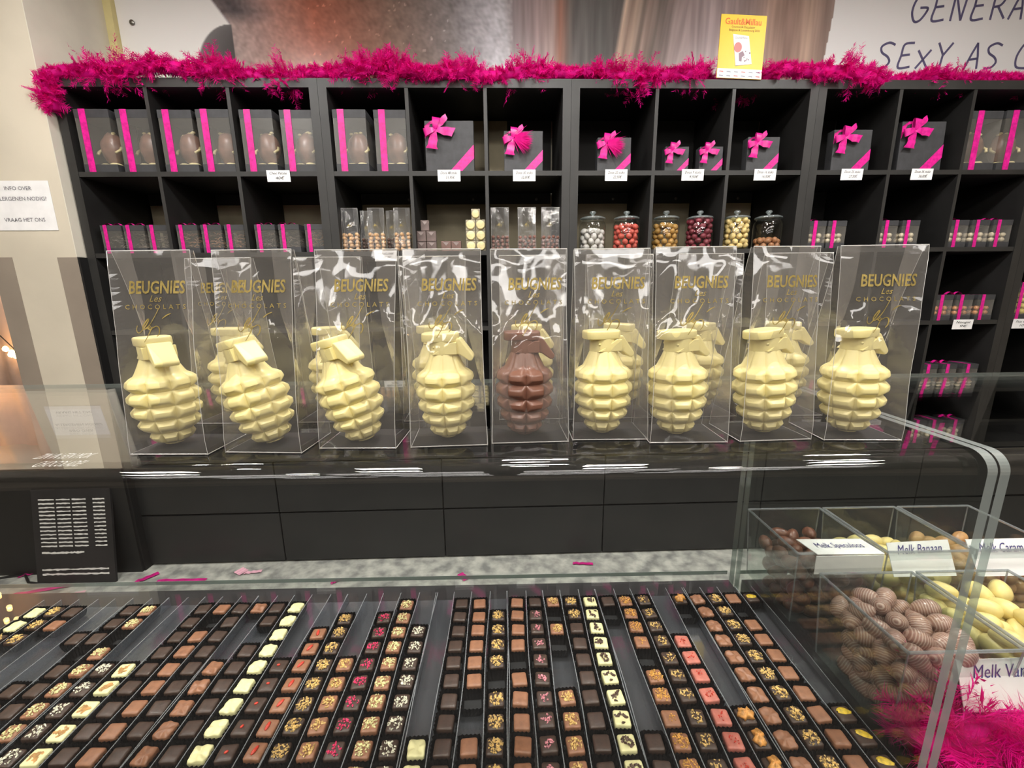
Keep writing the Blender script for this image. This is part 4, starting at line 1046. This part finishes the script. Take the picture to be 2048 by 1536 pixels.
# ------------------------------------------------------------------ clear bins of chocolate eggs in the right case
STRIPE = pm('striped_egg', (140, 102, 88), .3)
nt = STRIPE.node_tree; p = nt.nodes['Principled BSDF']; tc = nt.nodes.new('ShaderNodeTexCoord'); wv = nt.nodes.new('ShaderNodeTexWave')
wv.inputs['Scale'].default_value = 105; wv.inputs['Distortion'].default_value = 2.2; wv.bands_direction = 'X'
rp = nt.nodes.new('ShaderNodeValToRGB'); rp.color_ramp.elements[0].color = rgb((146, 110, 98)); rp.color_ramp.elements[1].color = rgb((186, 160, 148)); rp.color_ramp.elements[0].position = .45; rp.color_ramp.elements[1].position = .85
nt.links.new(tc.outputs['Object'], wv.inputs[0]); nt.links.new(wv.outputs['Fac'], rp.inputs[0]); nt.links.new(rp.outputs[0], p.inputs['Base Color'])
SPECK = pm('speckled_egg', (124, 82, 62), .32, var=(160, .3), bump=(150, .5), c2=(92, 58, 46))
BANANA = pm('banana_egg', (226, 206, 136), .38, var=(60, .06)); VANIL = pm('vanilla_egg', (224, 204, 132), .38, var=(60, .06)); CARML = pm('caramel_egg', (196, 148, 98), .35, var=(60, .12))
def egg_mesh(mat, L_, w): 
    n, m = 14, 10; v = []; f = []
    for j in range(m + 1):
        p_ = PI * j / m
        for i in range(n):
            a = 2 * PI * i / n; k = w * math.sin(p_) * (1 - .16 * math.cos(p_))
            v.append((L_ * math.cos(p_), k * math.cos(a), k * math.sin(a)))
    for j in range(m):
        for i in range(n): f.append((j * n + i, (j + 1) * n + i, (j + 1) * n + (i + 1) % n, j * n + (i + 1) % n))
    return MB().add(v, f).mesh('chocolate_egg', mat, True)
EG = {'speckled brown': (egg_mesh(SPECK, .0165, .0115)), 'banana yellow': egg_mesh(BANANA, .0175, .0125), 'caramel tan': egg_mesh(CARML, .0165, .0115), 'white-striped brown': egg_mesh(STRIPE, .0175, .0125), 'vanilla yellow': egg_mesh(VANIL, .019, .013), 'mint green': egg_mesh(pm('mint_egg', (150, 140, 92), .4, var=(60, .1)), .017, .012)}
BW, BD, BH = .140, .146, .135
def bin_(label, x, y, kind, top, seed, slope=.0):
    t = thing('clear_bin', label, 'bin', (x + BW / 2, y + BD / 2, ZSH + .0005), group='clear bins of eggs')
    w, d = BW / 2, BD / 2; fw, fd = w - .007, d - .007
    m = MB()
    lo = [(-fw, -fd, .002), (fw, -fd, .002), (fw, fd, .002), (-fw, fd, .002)]; hi = [(-w, -d, BH), (w, -d, BH), (w, d, BH), (-w, d, BH)]
    for i in range(4):
        j = (i + 1) % 4
        MB().add([lo[i], lo[j], hi[j], hi[i]], [(0, 1, 2, 3)]).build('bin_wall', BINPL, t)
    MB().box(-fw, fw, -fd, fd, 0, .002).build('bin_floor', BINPL, t)
    MB().tube(hi + [hi[0]], .0022, 6).build('rim', PLEDGE, t)
    for i in range(4): MB().tube([lo[i], hi[i]], .0012, 5).build('corner', PLEDGE, t)
    rnd = random.Random(seed); me = EG[kind]; z = .016; k = 0
    while z < top:
        nx_, ny_ = 4, 5
        f_ = z / BH; wx = fw + (w - fw) * f_ - .019; wy = fd + (d - fd) * f_ - .015
        for i in range(nx_):
            for j in range(ny_):
                inner = 0 < i < nx_ - 1 and 0 < j < ny_ - 1
                zt = z + slope * (j / (ny_ - 1)) 
                if inner and z + .036 < top: continue
                if j == ny_ - 1 and z + .036 < top: continue
                ex, ey = x + BW / 2 - wx + 2 * wx * i / (nx_ - .75), y + BD / 2 - wy + 2 * wy * j / (ny_ - 1)
                if ex > 1.21 * (.977 * ey + .2123 * (EYE - ZSH - z)) + .01: continue
                if z + .018 > top and rnd.random() < .25: continue
                o = obj('chocolate_egg', me, loc=(x + BW / 2 - wx + 2 * wx * (i + (.25 if k % 2 else -.0)) / (nx_ - .75) + rnd.uniform(-.003, .003), y + BD / 2 - wy + 2 * wy * j / (ny_ - 1) + rnd.uniform(-.003, .003), ZSH + z + rnd.uniform(-.004, .005)),
                        rot=(rnd.uniform(0, 3), rnd.uniform(-.7, .7), rnd.uniform(0, 6.3)))
                tag(o, kind + ' chocolate egg in the ' + label.split(',')[1].strip(), 'chocolate egg', kind + ' eggs')
        z += .0185; k += 1
    return t
BX = [.472, .620, .768, .916]
bin_('clear plastic bin, rear bin next to the glass end panel', BX[0], .622, 'speckled brown', .105, 1)
bin_('clear plastic bin, second rear bin of yellow eggs', BX[1], .622, 'banana yellow', .075, 2)
bin_('clear plastic bin, third rear bin of tan eggs', BX[2], .622, 'caramel tan', .09, 3)
bin_('clear plastic bin, front bin next to the glass end panel', BX[0], .425, 'white-striped brown', .115, 4)
bin_('clear plastic bin, second front bin of vanilla eggs', BX[1], .425, 'vanilla yellow', .112, 5)
def name_card(txt, label, P, tx, fr=.36):
    """handwritten card through four corner points: top-left, top-right, bottom-right, bottom-left"""
    A, B, C_, D_ = [Vector(p) for p in P]; c = (A + B + C_ + D_) / 4
    t = thing('name_card', label, 'name card', c, group='handwritten name cards')
    n = (B - A).cross(D_ - A).normalized() * -.0006
    v = [A - c, B - c, C_ - c, D_ - c]
    MB().add([p + n for p in v] + [p - n for p in v], [(3, 2, 1, 0), (4, 5, 6, 7)] + [(i, (i + 1) % 4, 4 + (i + 1) % 4, 4 + i) for i in range(4)]).build('card', PAPER, t)
    up = (A - D_).normalized(); rt = (B - A).normalized(); W_ = (B - A).length; H_ = (A - D_).length
    nn = rt.cross(up).normalized()
    text_part('handwriting', txt, .018, INK, t, lambda x, y: (A - c) + rt * (W_ * .5 + x + tx) - up * (H_ * fr) + up * y * 1.15 + nn * .0012, width=W_ * .72, shear=.3)
    return t
name_card('Melk Speculoos', 'white handwritten card on the rim of the speckled egg bin', [(.492, .658, 1.0595), (.602, .656, 1.0595), (.606, .612, 1.060), (.498, .614, 1.060)], 0, .6)
fl = MB().box(.495, .605, .6115, .6125, 1.026, 1.0585).build('card_flap', PAPER); tag(fl, 'lower flap hanging below the speculoos name card', 'name card')
name_card('Melk Banaan', 'white handwritten card leaning on the yellow egg bin', [(.632, .640, 1.062), (.735, .640, 1.066), (.728, .609, 1.020), (.625, .609, 1.020)], 0)
name_card('Melk Caramel', 'white handwritten card at the right on the tan egg bin', [(.765, .640, 1.066), (.885, .640, 1.066), (.880, .609, 1.018), (.765, .609, 1.018)], .0)
name_card('Melk Vanille', 'white handwritten card on the front vanilla egg bin above the pink feathers', [(.545, .436, 1.034), (.665, .436, 1.036), (.655, .411, .985), (.540, .411, .985)], 0)

# ------------------------------------------------------------------ feather boas
def boa(name, label, path, nf, rad, seed, barb, width, loc=(0, 0, 0), up=.35, core=.35, nb=34):
    rnd = np.random.RandomState(seed)
    P = np.array(path, float)
    seg = np.linalg.norm(np.diff(P, axis=0), axis=1); cum = np.concatenate([[0], np.cumsum(seg)]); tot = cum[-1]
    def at(s): 
        return np.array([np.interp(s, cum, P[:, k]) for k in range(3)]).T
    t = thing(name, label, 'feather boa', loc)
    m = MB(); m.tube([tuple(at(tot * q / 80)) for q in range(81)], rad * core, 8); m.build('cord', BOAM, t, True)
    vs = []; fs = []; o = 0
    for i in range(nf):
        s = rnd.uniform(0, tot); p0 = at(s); tg = at(min(tot, s + .01)) - at(max(0, s - .01)); tg /= np.linalg.norm(tg) + 1e-9
        a = np.cross(tg, [0, .3, 1.0]); a /= np.linalg.norm(a) + 1e-9; b = np.cross(a, tg)
        th = rnd.uniform(0, 2 * PI); clump = .72 + .38 * math.sin(s * 17 + 1.3 * math.sin(s * 6.1)) 
        d = a * math.cos(th) + b * math.sin(th) + tg * rnd.uniform(-.7, .7); d[2] += up * rnd.rand(); d /= np.linalg.norm(d)
        L_ = rad * rnd.uniform(.7, 1.25) * clump * (.62 if seed == 1 and s < .22 else 1)
        if rnd.rand() < .05: L_ *= 1.35
        bend = rnd.normal(0, .45, 3); bend[2] -= .15
        tt = np.linspace(.12, 1, nb)[:, None]
        C_ = p0 + d * L_ * tt + bend * L_ * .5 * tt ** 2
        dd = d + bend * tt; dd /= np.linalg.norm(dd, axis=1)[:, None]
        side = np.cross(dd, rnd.normal(0, 1, 3)); side /= np.linalg.norm(side, axis=1)[:, None] + 1e-9
        sg = np.where(np.arange(nb) % 2 == 0, 1., -1.)[:, None]
        bl = barb * (.5 + .7 * np.sin(PI * tt)) * rnd.uniform(.6, 1.2, (nb, 1))
        tip = C_ + side * sg * bl + dd * bl * .75 + rnd.normal(0, barb * .18, (nb, 3))
        mid = C_ + (tip - C_) * .5 + rnd.normal(0, barb * .10, (nb, 3))
        wv_ = np.cross(tip - C_, rnd.normal(0, 1, 3)); wv_ /= np.linalg.norm(wv_, axis=1)[:, None] + 1e-9; wv_ *= width
        block = np.stack([C_ - wv_, C_ + wv_, mid + wv_ * .9, tip, mid - wv_ * .9], 1).reshape(-1, 3)
        vs.append(block)
        fs += [(o + 5 * k, o + 5 * k + 1, o + 5 * k + 2, o + 5 * k + 3, o + 5 * k + 4) for k in range(nb)]; o += 5 * nb
    me = bpy.data.meshes.new('feathers'); me.from_pydata(np.concatenate(vs).tolist(), [], fs); me.materials.append(BOAM)
    obj('feathers', me, t, kind='stuff')
    return t
pth = []
pth += [tuple(S(-2.012, -.03, 2.27)), tuple(S(-2.022, -.03, 2.33)), tuple(S(-2.02, -.02, 2.40)), tuple(S(-1.98, .0, 2.44))]
for q in range(1, 60):
    u = -1.98 + 2.83 * q / 60
    pth.append(tuple(S(u, .015 + .018 * math.sin(u * 5), 2.438 + .014 * math.sin(u * 7.3) + .008 * math.sin(u * 19))))
pth += [tuple(S(.90, .07, 2.44)), tuple(S(.96, .12, 2.44)), tuple(S(1.1, .13, 2.44)), tuple(S(1.16, .08, 2.44)), tuple(S(1.20, .02, 2.445))]
for q in range(1, 14):
    u = 1.20 + .40 * q / 13; pth.append(tuple(S(u, .0, 2.45 + .01 * math.sin(u * 17) - .03 * (q > 9) * (q - 9) / 4)))
pth += [tuple(S(1.66, -.02, 2.41)), tuple(S(1.69, -.03, 2.385))]
boa('feather_boa', 'long magenta feather boa draped along the top of the shelves', pth, 2600, .070, 1, .020, .0010, nb=40)
pth2 = [tuple(S(1.64 + 1.2 * q / 20, .05 + .01 * math.sin(q), 2.435)) for q in range(21)]
boa('feather_boa', 'thinner magenta feather boa on the shelf top below the handwritten capitals', pth2, 700, .052, 2, .020, .0010, nb=40)
pth3 = [(.478 + .9 * q / 30, .402 + .006 * math.sin(q * .9), ZSH + .028 + .010 * math.sin(q * .7) + .014 * min(1, q / 8)) for q in range(31)]
boa('feather_boa', 'magenta feather boa inside the right case in front of the egg bins', pth3, 900, .052, 3, .017, .00042, nb=64)
